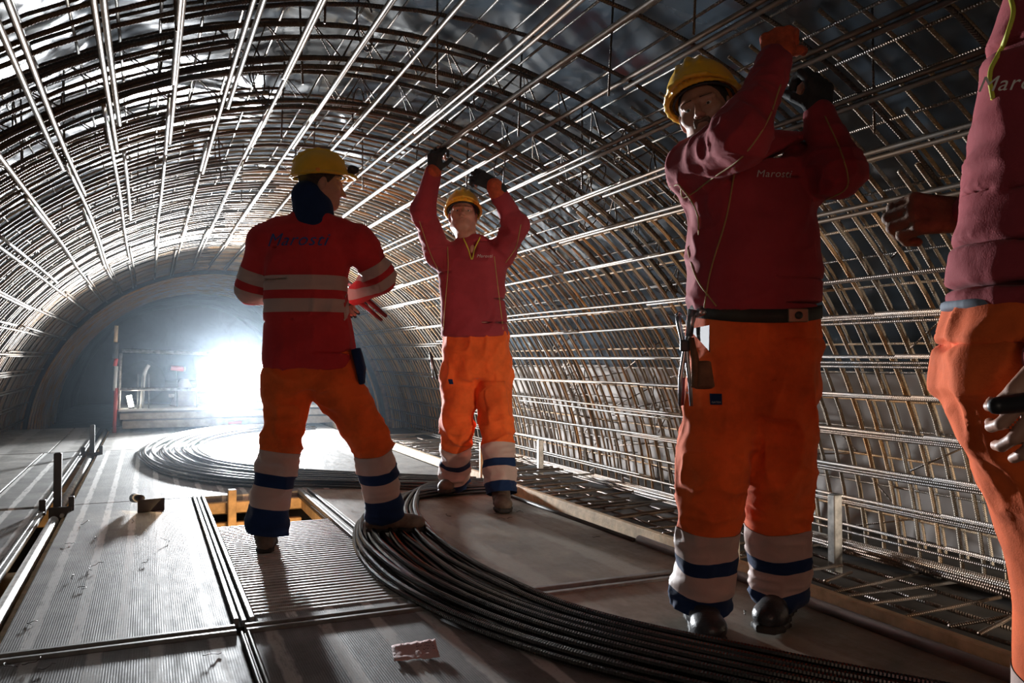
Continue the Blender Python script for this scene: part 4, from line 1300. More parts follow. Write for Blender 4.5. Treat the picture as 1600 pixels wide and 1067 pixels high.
def trousers(person, legs, hipst, lat, bands, wr, seed, mat_main='orange', h=.0085, knee_r=.085):
    """legs: list of (hip, knee, ankle, hem, radii 4); bands: list of (t0, t1, material) along knee->hem"""
    s = SDF(h)
    s.loft(hipst, lat, .05, 2.4)
    for hip, knee, ank, rr in legs:
        hip, knee, ank = nv(hip), nv(knee), nv(ank)
        s.cap(hip, knee, rr[0], rr[1], .05)
        s.cap(knee, ank, rr[1], rr[2], .03)
    V, Q = s.mesh('t', 2)
    specs = list(wr)
    V = wrinkle(V, Q, specs)
    ks = [nv(l[1]) for l in legs]; an = [nv(l[2]) for l in legs]
    cuts = []
    def legsel(P):
        t0, d0 = seg_t(P, ks[0], an[0]); t1, d1 = seg_t(P, ks[1], an[1])
        w_ = d0 < d1
        return np.where(w_, 0, 1), np.where(w_, t0, t1), np.where(w_, d0, d1)
    for i in (0, 1):
        ax = an[i] - ks[i]
        for t in sorted(set([b[0] for b in bands] + [b[1] for b in bands])):
            cuts.append((ks[i] + ax * t, unit(ax), (lambda i: lambda P: (lambda q: (q[0] == i) & (q[1] > .0))(legsel(P)))(i)))
        cuts.append((an[i] + unit(ax) * .015, unit(ax), (lambda i: lambda P: (lambda q: (q[0] == i) & (q[1] > .5))(legsel(P)))(i)))
    def cls(P):
        leg, t, d = legsel(P)
        L = np.zeros(len(P), int)
        for bi, b in enumerate(bands):
            L[(t > b[0]) & (t <= b[1])] = 0
            m = (t > b[0]) & (t <= b[1])
            L[m] = 1 + bi * 2 + leg[m]
        # opening at the hem
        for i in (0, 1):
            ax = an[i] - ks[i]
            e = (P - an[i]) @ unit(ax)
            L[(leg == i) & (e > .015)] = 99
        return L
    Z = cut_zones(V, Q, cuts, cls)
    base = link('trousers', Z[0], M[mat_main], person)
    for L, me in Z.items():
        if L in (0, 99): continue
        b = bands[(L - 1) // 2]
        nm = {'silver': 'reflective_band', 'navy': 'navy_cuff'}[b[2]]
        o = link(nm, me, M[b[2]], base)
    return base, V, Q

def lower_body(s, legs, hipst, lat):
    s.loft([(c, a * .86, b * .86) for c, a, b in hipst], lat, .04)
    for hip, knee, ank, rr in legs:
        s.cap(hip, knee, .075, .052, .03); s.cap(knee, ank, .050, .036, .03)

# ------------------------------------------------------------------ the four workers
R3 = lambda *a: nv(ray(*a))
VR = np.array([CS, -SN, 0.0]); VF = np.array([SN, CS, 0.0]); VU = np.array([0, 0, 1.0])    # right, away, up as the photographer stood

def worker(loc, label):
    e = empty('person', loc); tag(e, label, 'person'); return e

# ============ 1: left worker seen from behind, red jacket with reflective stripes
Z1 = 3.92
p1 = worker(tuple(fl(500, 850)), 'worker seen from behind in a red jacket with silver stripes, standing astride by the hatch')
hip1 = [(R3(484, 548, Z1), .195, .125), (R3(484, 580, Z1), .200, .135), (R3(486, 606, Z1), .175, .125)]
legs1 = [(R3(452, 598, Z1), R3(440, 690, Z1 - .06), R3(417, 826, 3.84), (.118, .086, .088)),
         (R3(522, 596, Z1), R3(582, 690, Z1 + .06), R3(603, 800, 4.10), (.118, .088, .086))]
bd1 = [(.27, .46, 'silver'), (.46, .57, 'navy'), (.57, .78, 'silver'), (.78, 1.4, 'navy')]
bd1 = [(.10, .36, 'silver'), (.36, .50, 'navy'), (.50, .74, 'silver'), (.74, 1.5, 'navy')]
t1, V1, Q1 = trousers(p1, legs1, hip1, VR, bd1,
    [(.011, (10, 10, 14), 11, None), (.009, (7, 7, 34), 12, near_pt(legs1[0][2], .16)), (.009, (7, 7, 34), 13, near_pt(legs1[1][2], .16)),
     (.008, (10, 10, 26), 14, near_pt(legs1[0][1], .13)), (.008, (10, 10, 26), 15, near_pt(legs1[1][1], .13))], 11)
# jacket
s = SDF(.0085)
C1 = lambda u, v, dz=0: R3(u, v, Z1 + dz)
s.loft([(C1(483, 574), .208, .150), (C1(483, 552), .212, .152), (C1(480, 500), .196, .138), (C1(478, 440), .190, .132), (C1(482, 395), .200, .130), (C1(485, 368), .185, .115), (C1(488, 345, .0), .120, .085), (C1(490, 328, .0), .078, .075)], VR, .03, 2.6)
shL, elL, wrL = C1(412, 378), C1(392, 450, .05), C1(445, 468, .32)
shR, elR, wrR = C1(560, 380), C1(594, 432, .07), C1(556, 462, .27)
s.cap(C1(435, 366), shL, .080, .078, .04); s.cap(shL, elL, .078, .068, .03); s.cap(elL, wrL, .068, .048, .02)
s.cap(C1(530, 366), shR, .080, .080, .04); s.cap(shR, elR, .080, .070, .03); s.cap(elR, wrR, .070, .050, .02)
V, Q = s.mesh('j', 2)
V = wrinkle(V, Q, [(.006, (8, 8, 7), 21, None), (.009, (12, 12, 26), 22, near_pt(elL, .10)), (.009, (12, 12, 26), 23, near_pt(elR, .10)), (.007, (24, 10, 5), 24, near_pt(C1(480, 560), .15)), (.006, (8, 8, 20), 25, near_pt(C1(478, 480, -.1), .14))])
tz = lambda v: EYE - (v - 560) / FPX * (Z1 - .13)
a_top1, a_bot1, a_top2, a_bot2 = tz(429), tz(452), tz(466), tz(487)
def arm_t(P, a, b): return seg_t(P, a, b)
def is_arm(P):
    tL, dL = seg_t(P, shL, elL); tR, dR = seg_t(P, shR, elR); tL2, dL2 = seg_t(P, elL, wrL); tR2, dR2 = seg_t(P, elR, wrR)
    l = (P - nv(C1(481, 440))) @ VR
    return (l < -.188) | (l > .182) | (dL2 < .085) & ((P - nv(C1(481, 440))) @ VF > .02) | (dR2 < .085) & ((P - nv(C1(481, 440))) @ VF > .02)
cuts = [((0, 0, z), (0, 0, 1), lambda P: ~is_arm(P)) for z in (a_top1, a_bot1, a_top2, a_bot2)]
armb = [(.60, .86), (1.02, 1.28)]
for (a, b) in ((shL, elL), (shR, elR)):
    ax = nv(b) - nv(a)
    for t in (armb[0][0], armb[0][1], armb[1][0], armb[1][1]):
        cuts.append((nv(a) + ax * t, unit(ax), (lambda a, b: lambda P: is_arm(P) & (np.linalg.norm(P - (nv(a) + nv(b)) / 2, axis=1) < .32))(a, b)))
def cls(P):
    L = np.zeros(len(P), int); arm = is_arm(P); z = P[:, 2]
    L[~arm & (z < a_top1) & (z > a_bot1)] = 1
    L[~arm & (z < a_top2) & (z > a_bot2)] = 2
    side = (P - nv(C1(481, 440))) @ VR > 0
    for i, (a, b) in enumerate(((shL, elL), (shR, elR))):
        ax = nv(b) - nv(a); t = ((P - nv(a)) @ ax) / np.dot(ax, ax)
        sel = arm & (side == bool(i))
        L[sel & (t > armb[0][0]) & (t < armb[0][1])] = 3 + i * 2
        L[sel & (t > armb[1][0]) & (t < armb[1][1])] = 4 + i * 2
    return L
Zn = cut_zones(V, Q, cuts, cls)
jk = link('jacket', Zn[0], M['jacket'], p1)
for L, me in Zn.items():
    if L: link('reflective_stripe', me, M['silver'], jk)
bj = BVHTree.FromPolygons([v[:] for v in V.tolist()], Q.tolist())
text_on(bj, 'Marosti', C1(459, 373, -.15), VR, VU, .085, M['navy_ink'], jk, shear=.35, bold=0)
# navy collar / neck gaiter
s = SDF(.006)
s.cap(C1(489, 350, .0), C1(488, 326, .0), .105, .092, .02); s.cap(C1(488, 322, .0), C1(480, 306, -.01), .088, .078, .02)
o = obj_from('neck_gaiter', s.mesh('g', 2), M['navy'], p1)
# body: head turned to the right, hands in front of the chest
hd1 = C1(502, 289, .03)
f1 = unit(VR * .93 + VF * .36 - VU * .10)
s = SDF(.010)
s.loft([(C1(484, 600), .15, .10), (C1(483, 540), .16, .105), (C1(480, 440), .155, .10), (C1(484, 370), .16, .09), (C1(488, 345), .09, .07)], VR, .03)
for a, b, c_ in ((shL, elL, wrL), (shR, elR, wrR)): s.cap(a, b, .05, .042, .03); s.cap(b, c_, .042, .030, .02)
lower_body(s, legs1, hip1, VR)
bodyV = s.mesh('b', 1)
(hV), P, ax = head_mesh(hd1, f1, VU + VF * .0, 1.0, C1(489, 335))
hs = SDF(.004); 
hand_sdf(hs, wrL, VR * .7 + VF * .5 - VU * .2, VU * .5 - VF * .6, -1, 1.0, .55)
hand_sdf(hs, wrR, VR * -.5 + VF * .6 - VU * .3, VU * .6 - VF * .3, 1, 1.0, .7)
body = obj_from('body', join_meshes([bodyV, hV, hs.mesh('h', 1)]), M['skin'], p1)
head_extras(P, ax, body)
hard_hat(P, ax, p1, 1.08, .16, lamp=True)
for w_, d_, n_, sd, cr in ((wrL, VR * .7 + VF * .5 - VU * .2, VU * .5 - VF * .6, -1, .55), (wrR, VR * -.5 + VF * .6 - VU * .3, VU * .6 - VF * .3, 1, .7)):
    gs = SDF(.0042); hand_sdf(gs, w_, d_, n_, sd, 1.10, cr, wr=.034); obj_from('glove', gs.mesh('g', 1), M['glove'], p1)
boot('boot', legs1[0][2] - VU * .02, .004, (VF - VR * .25), M['boot_brown'], p1)
boot('boot', legs1[1][2] + VR * .0, .030, (VR * .95 + VF * .1), M['boot_brown'], p1)
# dark pouch at the right hip
s = SDF(.005); s.loft([(C1(556, 545, -.03), .022, .035), (C1(564, 575, -.03), .022, .045), (C1(566, 600, -.03), .012, .03)], VR, .01, 3)
o = obj_from('hip_pouch', s.mesh('p', 1), M['navy'], p1)
# red handled nippers in his hands
e = empty('tying_nippers', tuple(C1(560, 460, .2))); tag(e, 'dark red handled tying nippers held by the left worker in front of his waist', 'nippers')
Geo().tube([C1(553, 450, .30)[:], C1(575, 470, .22)[:], C1(603, 494, .15)[:]], [.014, .013, .009], 10).build('handle', M['red_grip'], e, True)
Geo().tube([C1(548, 462, .30)[:], C1(572, 480, .24)[:], C1(596, 500, .17)[:]], [.013, .012, .008], 10).build('handle', M['red_grip'], e, True)
Geo().tube([C1(553, 450, .30)[:], C1(540, 440, .33)[:]], [.012, .018], 10).build('jaw', M['steel_tool'], e, True)

# ============ generic front-facing worker with raised arms
def sweater(person, st, lat, arms, h, wr, lines, mat='sweater', neck_open=None):
    s = SDF(h)
    s.loft(st, lat, .035, 2.5)
    for a in arms:
        for (x, y, r0, r1) in a: s.cap(x, y, r0, r1, .035)
    if neck_open is not None:
        s.ell(neck_open[0], neck_open[1], neck_open[2], .008, '-')
    V, Q = s.mesh('s', 2)
    V = wrinkle(V, Q, wr)
    o = obj_from('sweater', (V, Q), M[mat], person)
    b = BVHTree.FromPolygons([v[:] for v in V.tolist()], Q.tolist())
    for pts, r, mt in lines: surf_line(b, [Vector(nv(p)) for p in pts], r, 'piping', M[mt], o)
    return o, b

# ============ 2: middle worker
Z2 = 5.12
C2 = lambda u, v, dz=0: R3(u, v, Z2 + dz)
p2 = worker(tuple(fl(748, 782)), 'middle worker facing the camera, both black gloves raised to the bars, maroon sweater')
hip2 = [(C2(744, 520), .192, .13), (C2(745, 555), .205, .140), (C2(746, 590), .200, .135)]
legs2 = [(C2(719, 592), C2(714, 665, -.02), C2(710, 752, .28), (.110, .090, .084)),
         (C2(770, 592), C2(776, 665, -.08), C2(783, 766, -.20), (.110, .088, .084))]
bd2 = [(.36, .62, 'silver'), (.62, .76, 'navy'), (.76, 1.0, 'silver'), (1.0, 1.6, 'navy')]
bd2 = [(.30, .54, 'silver'), (.54, .66, 'navy'), (.66, .88, 'silver'), (.88, 1.6, 'navy')]
trousers(p2, legs2, hip2, VR, bd2,
    [(.014, (11, 11, 9), 31, None), (.010, (8, 8, 30), 32, near_pt(legs2[0][2], .2)), (.010, (8, 8, 30), 33, near_pt(legs2[1][2], .2)),
     (.009, (11, 11, 24), 34, near_pt(legs2[0][1], .16)), (.009, (11, 11, 24), 35, near_pt(legs2[1][1], .16)), (.007, (22, 22, 6), 36, near_pt(C2(745, 540), .12))], 12)
shL, elL, wrL = C2(686, 398, 0), C2(661, 330, -.20), C2(676, 268, -.28)
shR, elR, wrR = C2(784, 394, 0), C2(806, 352, -.20), C2(772, 290, -.28)
st2 = [(C2(741, 526), .205, .145), (C2(741, 505), .200, .14), (C2(740, 470), .195, .135), (C2(737, 425), .205, .13), (C2(736, 398), .205, .115), (C2(736, 380), .13, .09), (C2(735, 368), .075, .072)]
zb = C2(737, 404, -.16)
sw2, b2_ = sweater(p2, st2, VR, [[(C2(700, 402), shL, .085, .080), (shL, elL, .078, .066), (elL, wrL, .064, .044)], [(C2(770, 400), shR, .085, .080), (shR, elR, .078, .068), (elR, wrR, .066, .044)]],
    .0085, [(.007, (8, 8, 8), 41, None), (.009, (14, 14, 22), 42, near_pt(elL, .11)), (.009, (14, 14, 22), 43, near_pt(elR, .11)), (.008, (10, 10, 18), 44, near_pt(shL, .12)), (.008, (10, 10, 18), 45, near_pt(shR, .12)), (.0035, (8, 8, 26), 46, near_pt(C2(741, 520), .12))],
    [([C2(724, 372, -.15), C2(731, 388, -.18), C2(737, 405, -.18), C2(742, 388, -.18), C2(750, 370, -.15)], .0045, 'yellow_pipe'),
     ([C2(699, 385, -.15), C2(700, 420, -.15), C2(696, 470, -.15), C2(693, 515, -.15)], .0028, 'tan_pipe'), ([C2(772, 400, -.15), C2(778, 450, -.15), C2(786, 515, -.15)], .0028, 'tan_pipe'),
     ([C2(684, 420, -.12), C2(672, 395, -.15), C2(655, 345, -.3)], .0028, 'tan_pipe'), ([C2(790, 410, -.12), C2(806, 385, -.15), C2(814, 350, -.3)], .0028, 'tan_pipe')],
    neck_open=(C2(737, 384, -.13), (.036, .06, .055), [VR, VF, VU]))
text_on(b2_, 'Marosti', C2(756, 397, -.2), VR, unit(VU), .028, M['white_ink'], sw2, shear=.3, bold=0)
s = SDF(.010)
s.loft([(c, a * .8, b * .8) for c, a, b in st2], VR, .03)
for a, b, c_ in ((shL, elL, wrL), (shR, elR, wrR)): s.cap(a, b, .048, .040, .03); s.cap(b, c_, .040, .030, .02)
lower_body(s, legs2, hip2, VR)
f2 = unit(-VF + VR * .05 + VU * .30)
hV, P, ax = head_mesh(C2(723, 338, -.03), f2, VU, 1.05, C2(735, 385, 0))
hs = SDF(.004)
gl2 = [(wrL, VU * .9 + VR * .12 - VF * .1, -VF * .9 + VR * -.4, 1, .95), (wrR, VU * .45 - VR * .75, -VF * .9 + VU * .3, 1, .8)]
for w_, d_, n_, sd, cr in gl2: hand_sdf(hs, w_, d_, n_, sd, 1.0, cr, thumb=1.0)
body = obj_from('body', join_meshes([s.mesh('b', 1), hV, hs.mesh('h', 1)]), M['skin'], p2)
head_extras(P, ax, body, 1.05)
hard_hat(P, ax, p2, 1.10, .12)
for w_, d_, n_, sd, cr in gl2:
    gs = SDF(.0045); hand_sdf(gs, w_, d_, n_, sd, 1.22, cr, thumb=1.0, wr=.036, fat=1.12); obj_from('glove', gs.mesh('g', 1), M['glove'], p2)
s = SDF(.006); s.cap(wrL - unit(wrL - elL) * .045, wrL, .052, .049, .01); obj_from('cuff', s.mesh('c', 1), M['glove_red'], sw2)
s = SDF(.006); s.cap(wrR - unit(wrR - elR) * .045, wrR, .052, .049, .01); obj_from('cuff', s.mesh('c', 1), M['glove_red'], sw2)
boot('boot', legs2[0][2] - VU * .01, .004 + .03, (-VR * .35 - VF), M['boot_brown'], p2, 1.0)
boot('boot', legs2[1][2] - VU * .01, .004, (VR * .1 - VF), M['boot_brown'], p2, 1.05)
# thigh pocket with logo tab, tool tucked in
bt = bvh_of(bpy.data.objects['trousers.001'])
patch_on(bt, C2(790, 622, -.2), unit(VR * .8 + VF * .6), VU, .12, .20, M['orange'], p2, 'thigh_pocket', .004)
patch_on(bt, C2(689, 597, -.2), unit(VR * .85 - VF * .5), VU, .022, .03, M['navy'], p2, 'logo_tab', .004, 4)
e = empty('pliers', tuple(C2(677, 570, -.1))); tag(e, 'pliers stuck in the thigh pocket of the middle worker', 'pliers')
for du in (-2, 3): Geo().tube([C2(680 + du, 592, -.1)[:], C2(676 + du * .6, 570, -.1)[:], C2(672 + du * .2, 550, -.1)[:]], [.008, .007, .006], 8).build('handle', M['steel_tool' if du < 0 else 'dark_metal'], e, True)

# ============ 3: big worker in front
Z3 = 2.74
C3 = lambda u, v, dz=0: R3(u, v, Z3 + dz)
p3 = worker(tuple(fl(1160, 965)), 'big worker in front, maroon sweater, one red and one black glove overhead')
hip3 = [(C3(1178, 486), .198, .150), (C3(1178, 530), .208, .158), (C3(1176, 590), .205, .155), (C3(1172, 640), .190, .14)]
legs3 = [(C3(1134, 622), C3(1112, 740, -.08), C3(1092, 935, 0), (.128, .098, .084)),
         (C3(1216, 622), C3(1214, 740, -.02), C3(1216, 925, .10), (.124, .100, .088))]
bd3 = [(.50, .70, 'silver'), (.70, .80, 'navy'), (.80, 1.0, 'silver')]
bd3 = [(.40, .625, 'silver'), (.625, .725, 'navy'), (.725, .90, 'silver'), (.90, 1.8, 'navy')]
t3, V3, Q3 = trousers(p3, legs3, hip3, VR, bd3,
    [(.015, (9, 9, 7), 51, None), (.010, (10, 10, 36), 52, near_pt(legs3[0][2], .13)), (.008, (10, 10, 34), 53, near_pt(legs3[1][2], .13)),
     (.010, (12, 12, 22), 54, near_pt(legs3[0][1], .15)), (.009, (12, 12, 20), 55, near_pt(legs3[1][1], .14)), (.007, (20, 20, 5), 56, near_pt(C3(1170, 560), .14)), (.010, (26, 26, 12), 57, near_pt(C3(1085, 640), .09))], 13, h=.007)
shL, elL, wrL = C3(1090, 262, -.02), C3(1158, 214, -.30), C3(1214, 92, -.18)
shR, elR, wrR = C3(1262, 270, 0), C3(1312, 268, -.16), C3(1283, 178, -.10)
st3 = [(C3(1177, 492), .205, .165), (C3(1178, 475), .212, .172), (C3(1178, 440), .212, .172), (C3(1177, 390), .208, .165), (C3(1176, 340), .205, .150), (C3(1175, 290), .212, .140), (C3(1172, 262), .205, .120), (C3(1155, 232), .12, .09), (C3(1142, 214), .075, .072)]
sw3, b3 = sweater(p3, st3, VR, [[(C3(1112, 285), shL, .095, .090), (shL, elL, .090, .074), (elL, wrL, .074, .046)], [(C3(1240, 290), shR, .09, .085), (shR, elR, .084, .074), (elR, wrR, .070, .046)]],
    .007, [(.008, (6, 6, 6), 61, None), (.011, (16, 16, 20), 62, near_pt(elL, .12)), (.009, (14, 14, 20), 63, near_pt(elR, .11)), (.011, (18, 18, 9), 64, near_pt(C3(1085, 270), .14)), (.010, (10, 10, 18), 65, near_pt(C3(1075, 400), .13)),
     (.0035, (8, 8, 28), 66, near_pt(C3(1178, 485), .10)), (.007, (30, 30, 30), 67, near_seg(elL, wrL, .05))],
    [([C3(1052, 318, -.1), C3(1085, 300, -.2), C3(1110, 280, -.25), C3(1160, 245, -.35), C3(1200, 190, -.4), C3(1222, 130, -.4)], .0026, 'tan_pipe'),
     ([C3(1150, 262, -.2), C3(1136, 340, -.25), C3(1112, 420, -.25), C3(1100, 485, -.2)], .0026, 'tan_pipe'),
     ([C3(1048, 290, -.1), C3(1060, 330, -.1), C3(1078, 400, -.15), C3(1092, 440, -.2), C3(1120, 478, -.25)], .0026, 'tan_pipe'),
     ([C3(1292, 180, -.2), C3(1318, 240, -.25), C3(1326, 290, -.2), C3(1290, 312, -.2)], .0026, 'tan_pipe')],
    neck_open=(C3(1150, 228, -.10), (.040, .05, .04), [VR, VF, VU]))
text_on(b3, 'Marosti', C3(1220, 264, -.2), VR, VU, .034, M['white_ink'], sw3, shear=.3, bold=0)
s = SDF(.010)
s.loft([(c, a * .8, b * .8) for c, a, b in st3], VR, .03)
for a, b, c_ in ((shL, elL, wrL), (shR, elR, wrR)): s.cap(a, b, .052, .044, .03); s.cap(b, c_, .044, .031, .02)
lower_body(s, legs3, hip3, VR)
f3 = unit(-VF * .92 - VR * .50 - VU * .02)
up3 = unit(VU + VR * -.30)
hV, P, ax = head_mesh(C3(1104, 174, -.04), f3, up3, 1.03, C3(1138, 232, 0), h=.0030)
hs = SDF(.004)
gl3 = [(wrL, VU * .85 + VR * .15 + VF * .3, -VF * .85 - VR * .5, 1, 1.25, 'glove_red'), (wrR, VU * .95 + VR * .05 + VF * .1, -VF * .9 + VR * .3, -1, .95, 'glove')]
for w_, d_, n_, sd, cr, _m in gl3: hand_sdf(hs, w_, d_, n_, sd, 1.0, cr, thumb=1.0)
body = obj_from('body', join_meshes([s.mesh('b', 1), hV, hs.mesh('h', 1)]), M['skin'], p3)
head_extras(P, ax, body, 1.03, beard=True)
hard_hat(P, ax, p3, 1.16, .22)
for w_, d_, n_, sd, cr, m_ in gl3:
    gs = SDF(.0038); hand_sdf(gs, w_, d_, n_, sd, 1.30, cr, thumb=1.0, wr=.036, fat=1.12); obj_from('glove', gs.mesh('g', 1), M[m_], p3)
boot('boot', legs3[0][2], .004, (-VF - VR * .05), M['boot'], p3, 1.12)
boot('boot', legs3[1][2], .004, (-VF * .8 - VR * .45), M['boot'], p3, 1.12)
# belt with buckle
s = SDF(.005)
bc = C3(1178, 492); 
ring = []
for i in range(40):
    a = 2 * PI * i / 40
    ring.append(bc + VR * (.208 * np.sign(math.cos(a)) * abs(math.cos(a)) ** .85) + VF * (.166 * np.sign(math.sin(a)) * abs(math.sin(a)) ** .85) + VU * (-.012 + .022 * abs(math.cos(a)) ** 2))
G = Geo(); V = []; F = []
for i, q in enumerate(ring):
    n_ = unit((q - bc) * np.array([1, 1, 0]))
    for dz, dn in ((-.021, .0), (.021, .0), (.021, .005), (-.021, .005)): V.append(q + VU * dz + n_ * dn)
for i in range(40):
    a, b = 4 * i, 4 * ((i + 1) % 40)
    for j in range(4): F.append([a + j, a + (j + 1) % 4, b + (j + 1) % 4, b + j])
belt = link('belt', mesh('belt', V, F, True), M['belt'], p3)
q = C3(1221, 496, -.168)
q = bc + VR * .088 - VF * .168 - VU * .010
Geo().box(q, (.062, .010, .042), Matrix(((CS, SN, 0), (-SN, CS, 0), (0, 0, 1))), .004).build('buckle', M['buckle'], belt)
Geo().tube([q - VF * .007 - VF * .001, q - VF * .010], .012, 16).build('buckle_emblem', M['dark_metal'], belt, True)
# pocket slit, logo tab
bt = BVHTree.FromPolygons([v[:] for v in V3.tolist()], Q3.tolist())
O = C3(1109, 524, -.2)
Vp = []; 
for (u, v) in ((1108, 508), (1125, 506), (1109, 550), (1107, 550)):
    p = Vector(C3(u, v, -.4)); h_ = bt.ray_cast(p, Vector(VF), .8); Vp.append(((h_[0] if h_[0] else p) - Vector(VF) * .004)[:])
link('pocket_opening', mesh('pocket_opening', Vp, [[0, 1, 2, 3]], False), M['strap'], t3)
tab = patch_on(bt, C3(1126, 625, -.2), VR, VU, .034, .034, M['navy'], t3, 'logo_tab', .004, 4)
tb = bvh_of(tab.data)
G = Geo()
for a0 in (-.5, 0, .5): G.tube([C3(1126, 625, -.21) + VU * -.002, C3(1126, 625, -.21) + VR * .006 * a0 * 2 + VU * .008], .0008, 4)
mk = G.build('logo_mark', M['white_ink'], tab)
mk.data.update()
off = None
h_ = bt.ray_cast(Vector(C3(1126, 625, -.5)), Vector(VF), .9)
if h_[0] is not None:
    mv = (h_[0] - Vector(VF) * .0065) - Vector(C3(1126, 625, -.21))
    for v in mk.data.vertices: v.co += mv
text_on(bt, 'GATEX', C3(1126, 630, -.2), VR, VU, .008, M['white_ink'], tab, shear=0)
for o_ in tab.children:
    if o_.name.startswith('lettering'):
        for v in o_.data.vertices: v.co -= Vector(VF) * .004
# tools hanging at his right hip
Zt = -.14
e = empty('tying_pliers', tuple(C3(1070, 560, Zt))); tag(e, 'long bright pincers hanging open at the hip of the big worker', 'pincers')
T = lambda u, v, dz=0: C3(u, v, Zt + dz)[:]
Geo().tube([T(1060, 494), T(1061, 505), T(1066, 530), T(1070, 545), T(1063, 590), T(1062, 634)], [.010, .008, .0075, .008, .0068, .006], 10).build('handle', M['steel_tool'], e, True)
Geo().tube([T(1077, 500), T(1078, 520), T(1072, 540), T(1074, 565), T(1078, 600), T(1080, 634)], [.011, .010, .008, .0070, .0068, .006], 10).build('handle', M['steel_tool'], e, True)
Geo().tube([T(1067, 590, .012), T(1065, 633, .012)], .007, 8).build('grip', M['red_grip'], e, True)
Geo().box(T(1070, 540, -.004), (.030, .016, .036), Matrix(((CS, SN, 0), (-SN, CS, 0), (0, 0, 1))), .004).build('strap', M['black'], e)
Geo().tube([T(1057, 493), T(1061, 488), T(1067, 496)], .006, 8).build('hook', M['steel_tool'], e, True)
e = empty('belt_hammer', tuple(C3(1095, 520, Zt))); tag(e, 'hammer with metal head and dark wooden handle hung at the belt of the big worker', 'hammer')
Geo().tube([T(1083, 484, -.02), T(1079, 505, -.02), T(1077, 525, -.02)], [.016, .012, .012], 10).build('claw', M['steel_tool'], e, True)
Geo().tube([T(1086, 492, -.02), T(1100, 484, -.02)], [.012, .016], 10).build('hammer_head', M['steel_tool'], e, True)
Geo().tube([T(1080, 528, -.02), T(1086, 560, -.03), T(1088, 605, -.04)], [.009, .012, .016], 10).build('handle', M['leather'], e, True)
s = SDF(.005); s.loft([(nv(T(1098, 565, -.02)), .022, .03), (nv(T(1100, 606, -.03)), .03, .035)], VR, .01, 3.5)
o = obj_from('tool_holster', s.mesh('h', 1), M['leather'], p3)

# ============ 4: worker cut off by the right edge, close to the camera
Z4 = 1.42
C4 = lambda u, v, dz=0: R3(u, v, Z4 + dz)
p4 = worker((C4(1690, 900)[0], C4(1690, 900)[1], 0), 'worker cut off at the right edge, red sweater with lime zip and orange trousers')
hip4 = [(C4(1662, 480), .185, .130), (C4(1660, 540), .200, .140), (C4(1662, 600), .200, .140)]
legs4 = [(C4(1615, 620), C4(1668, 900, .05), C4(1640, 1240, .16), (.130, .085, .075)),
         (C4(1725, 620), C4(1760, 900, -.05), C4(1780, 1300, .0), (.125, .09, .078))]
bd4 = [(.42, .62, 'silver'), (.62, .74, 'navy'), (.74, .92, 'silver'), (.92, 1.8, 'navy')]
t4, V4, Q4 = trousers(p4, legs4, hip4, VR, bd4, [(.006, (7, 7, 5), 71, None), (.009, (22, 22, 7), 72, near_pt(C4(1560, 540, -.05), .16)), (.006, (16, 16, 12), 73, near_pt(C4(1580, 720), .14))], 14, h=.008)
st4 = [(C4(1668, 474), .190, .140), (C4(1667, 450), .194, .145), (C4(1670, 400), .190, .14), (C4(1680, 330), .186, .135), (C4(1698, 230), .190, .135), (C4(1716, 120), .195, .13), (C4(1745, 20), .19, .12), (C4(1760, -50), .11, .085), (C4(1764, -90), .072, .07)]
shL, elL, wrL = C4(1668, 30, .08), C4(1590, 260, .30), C4(1512, 338, .50)
shR, elR, wrR = C4(1850, 40, .0), C4(1860, 320, -.02), C4(1655, 560, -.16)
sw4, b4 = sweater(p4, st4, unit(VR * .9 + VF * .35), [[(C4(1700, 50), shL, .080, .075), (shL, elL, .075, .06), (elL, wrL, .058, .044)], [(C4(1770, 50), shR, .085, .08), (shR, elR, .078, .064), (elR, wrR, .06, .044)]],
    .0075, [(.005, (6, 6, 7), 81, None), (.006, (9, 9, 20), 82, near_pt(C4(1540, 200), .10)), (.007, (8, 8, 22), 83, near_pt(C4(1550, 270, -.05), .08)), (.005, (8, 8, 34), 84, near_pt(C4(1580, 470), .12))],
    [([C4(1586, -10, -.2), C4(1590, 20, -.2), C4(1570, 75, -.2), C4(1553, 110, -.2), C4(1557, 152, -.2)], .0042, 'yellow_pipe')], neck_open=None)
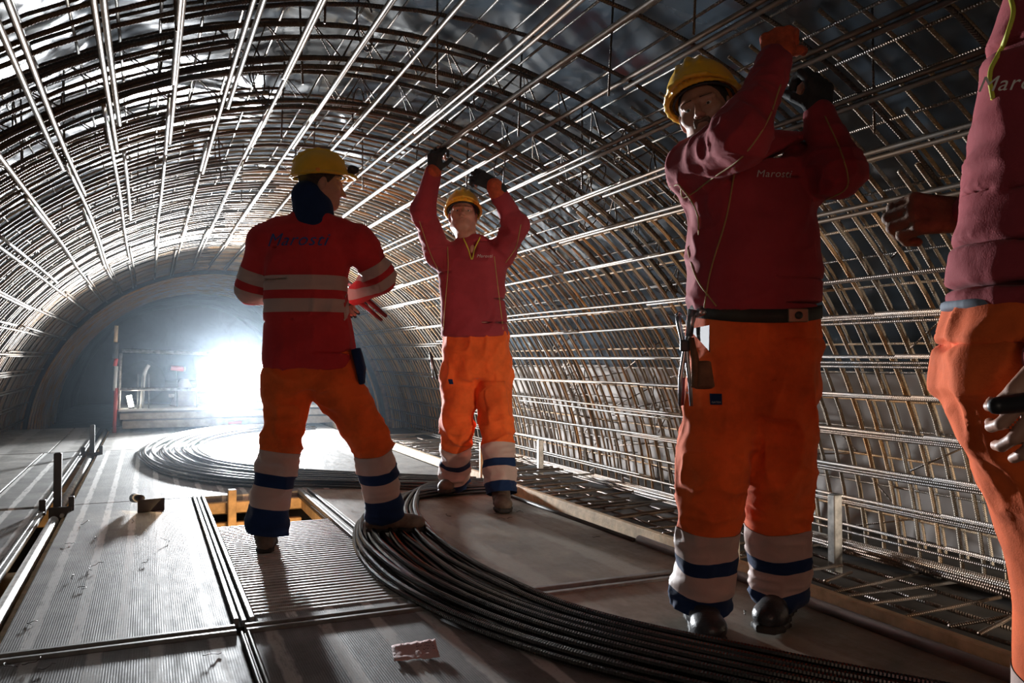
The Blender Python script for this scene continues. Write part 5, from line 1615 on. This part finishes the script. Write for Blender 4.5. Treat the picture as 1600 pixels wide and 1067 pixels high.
text_on(b4, 'Marosti', C4(1594, 128, -.3), unit(VR * .97 - VF * .2), unit(VU + VR * .1), .030, M['white_ink'], sw4, shear=.3, bold=0)
s = SDF(.010)
s.loft([(c, a * .8, b * .8) for c, a, b in st4], VR, .03)
for a, b, c_ in ((shL, elL, wrL), (shR, elR, wrR)): s.cap(a, b, .05, .04, .03); s.cap(b, c_, .04, .03, .02)
lower_body(s, legs4, hip4, VR)
hV, P, ax = head_mesh(C4(1750, -190, 0), unit(-VR * .8 - VF * .3), VU, 1.0, C4(1762, -80))
hs = SDF(.004)
hand_sdf(hs, wrR, -VR * .55 - VU * .78 - VF * .1, -VF * .9 - VR * .2, -1, 1.05, [.5, .65, .8, .9], thumb=.6)
body = obj_from('body', join_meshes([s.mesh('b', 1), hV, hs.mesh('h', 1)]), M['skin'], p4)
head_extras(P, ax, body)
hard_hat(P, ax, p4, 1.04)
gs = SDF(.0042); hand_sdf(gs, wrL, -VR * .92 + VU * .10 + VF * .2, VU * .35 - VF * .9, 1, 1.34, 1.15, spread=0, thumb=1.0, wr=.042, fat=1.22); g4 = obj_from('glove', gs.mesh('g', 1), M['leather'], p4)
boot('boot', legs4[0][2] * np.array([1, 1, 0]) + VU * .13, .004, (-VR * .9 - VF * .2), M['boot'], p4)
boot('boot', legs4[1][2] * np.array([1, 1, 0]) + VU * .13, .004, (-VR * .9 - VF * .2), M['boot'], p4)
s = SDF(.004); a_, b__ = nv(C4(1556, 634, -.21)), nv(C4(1604, 628, -.20)); s.cap(a_, b__, .013, .015, .004)
o = obj_from('tool_grip', s.mesh('g', 1), M['black'], None); tag(o, 'black rounded tool grip held in the bare hand of the worker at the right edge', 'tool')
Geo().tube([b__[:], (b__ + VR * .14 + VU * .01)[:]], .006, 8).build('tool_shaft', M['dark_metal'], o, True)
# belt of worker 4
s = SDF(.006); s.loft([(C4(1663, 482), .192, .138), (C4(1663, 468), .192, .138)], VR, .004, 2.4)
obj_from('belt', s.mesh('b', 1), simple('grey_blue_webbing', (.16, .19, .24), .8), p4)
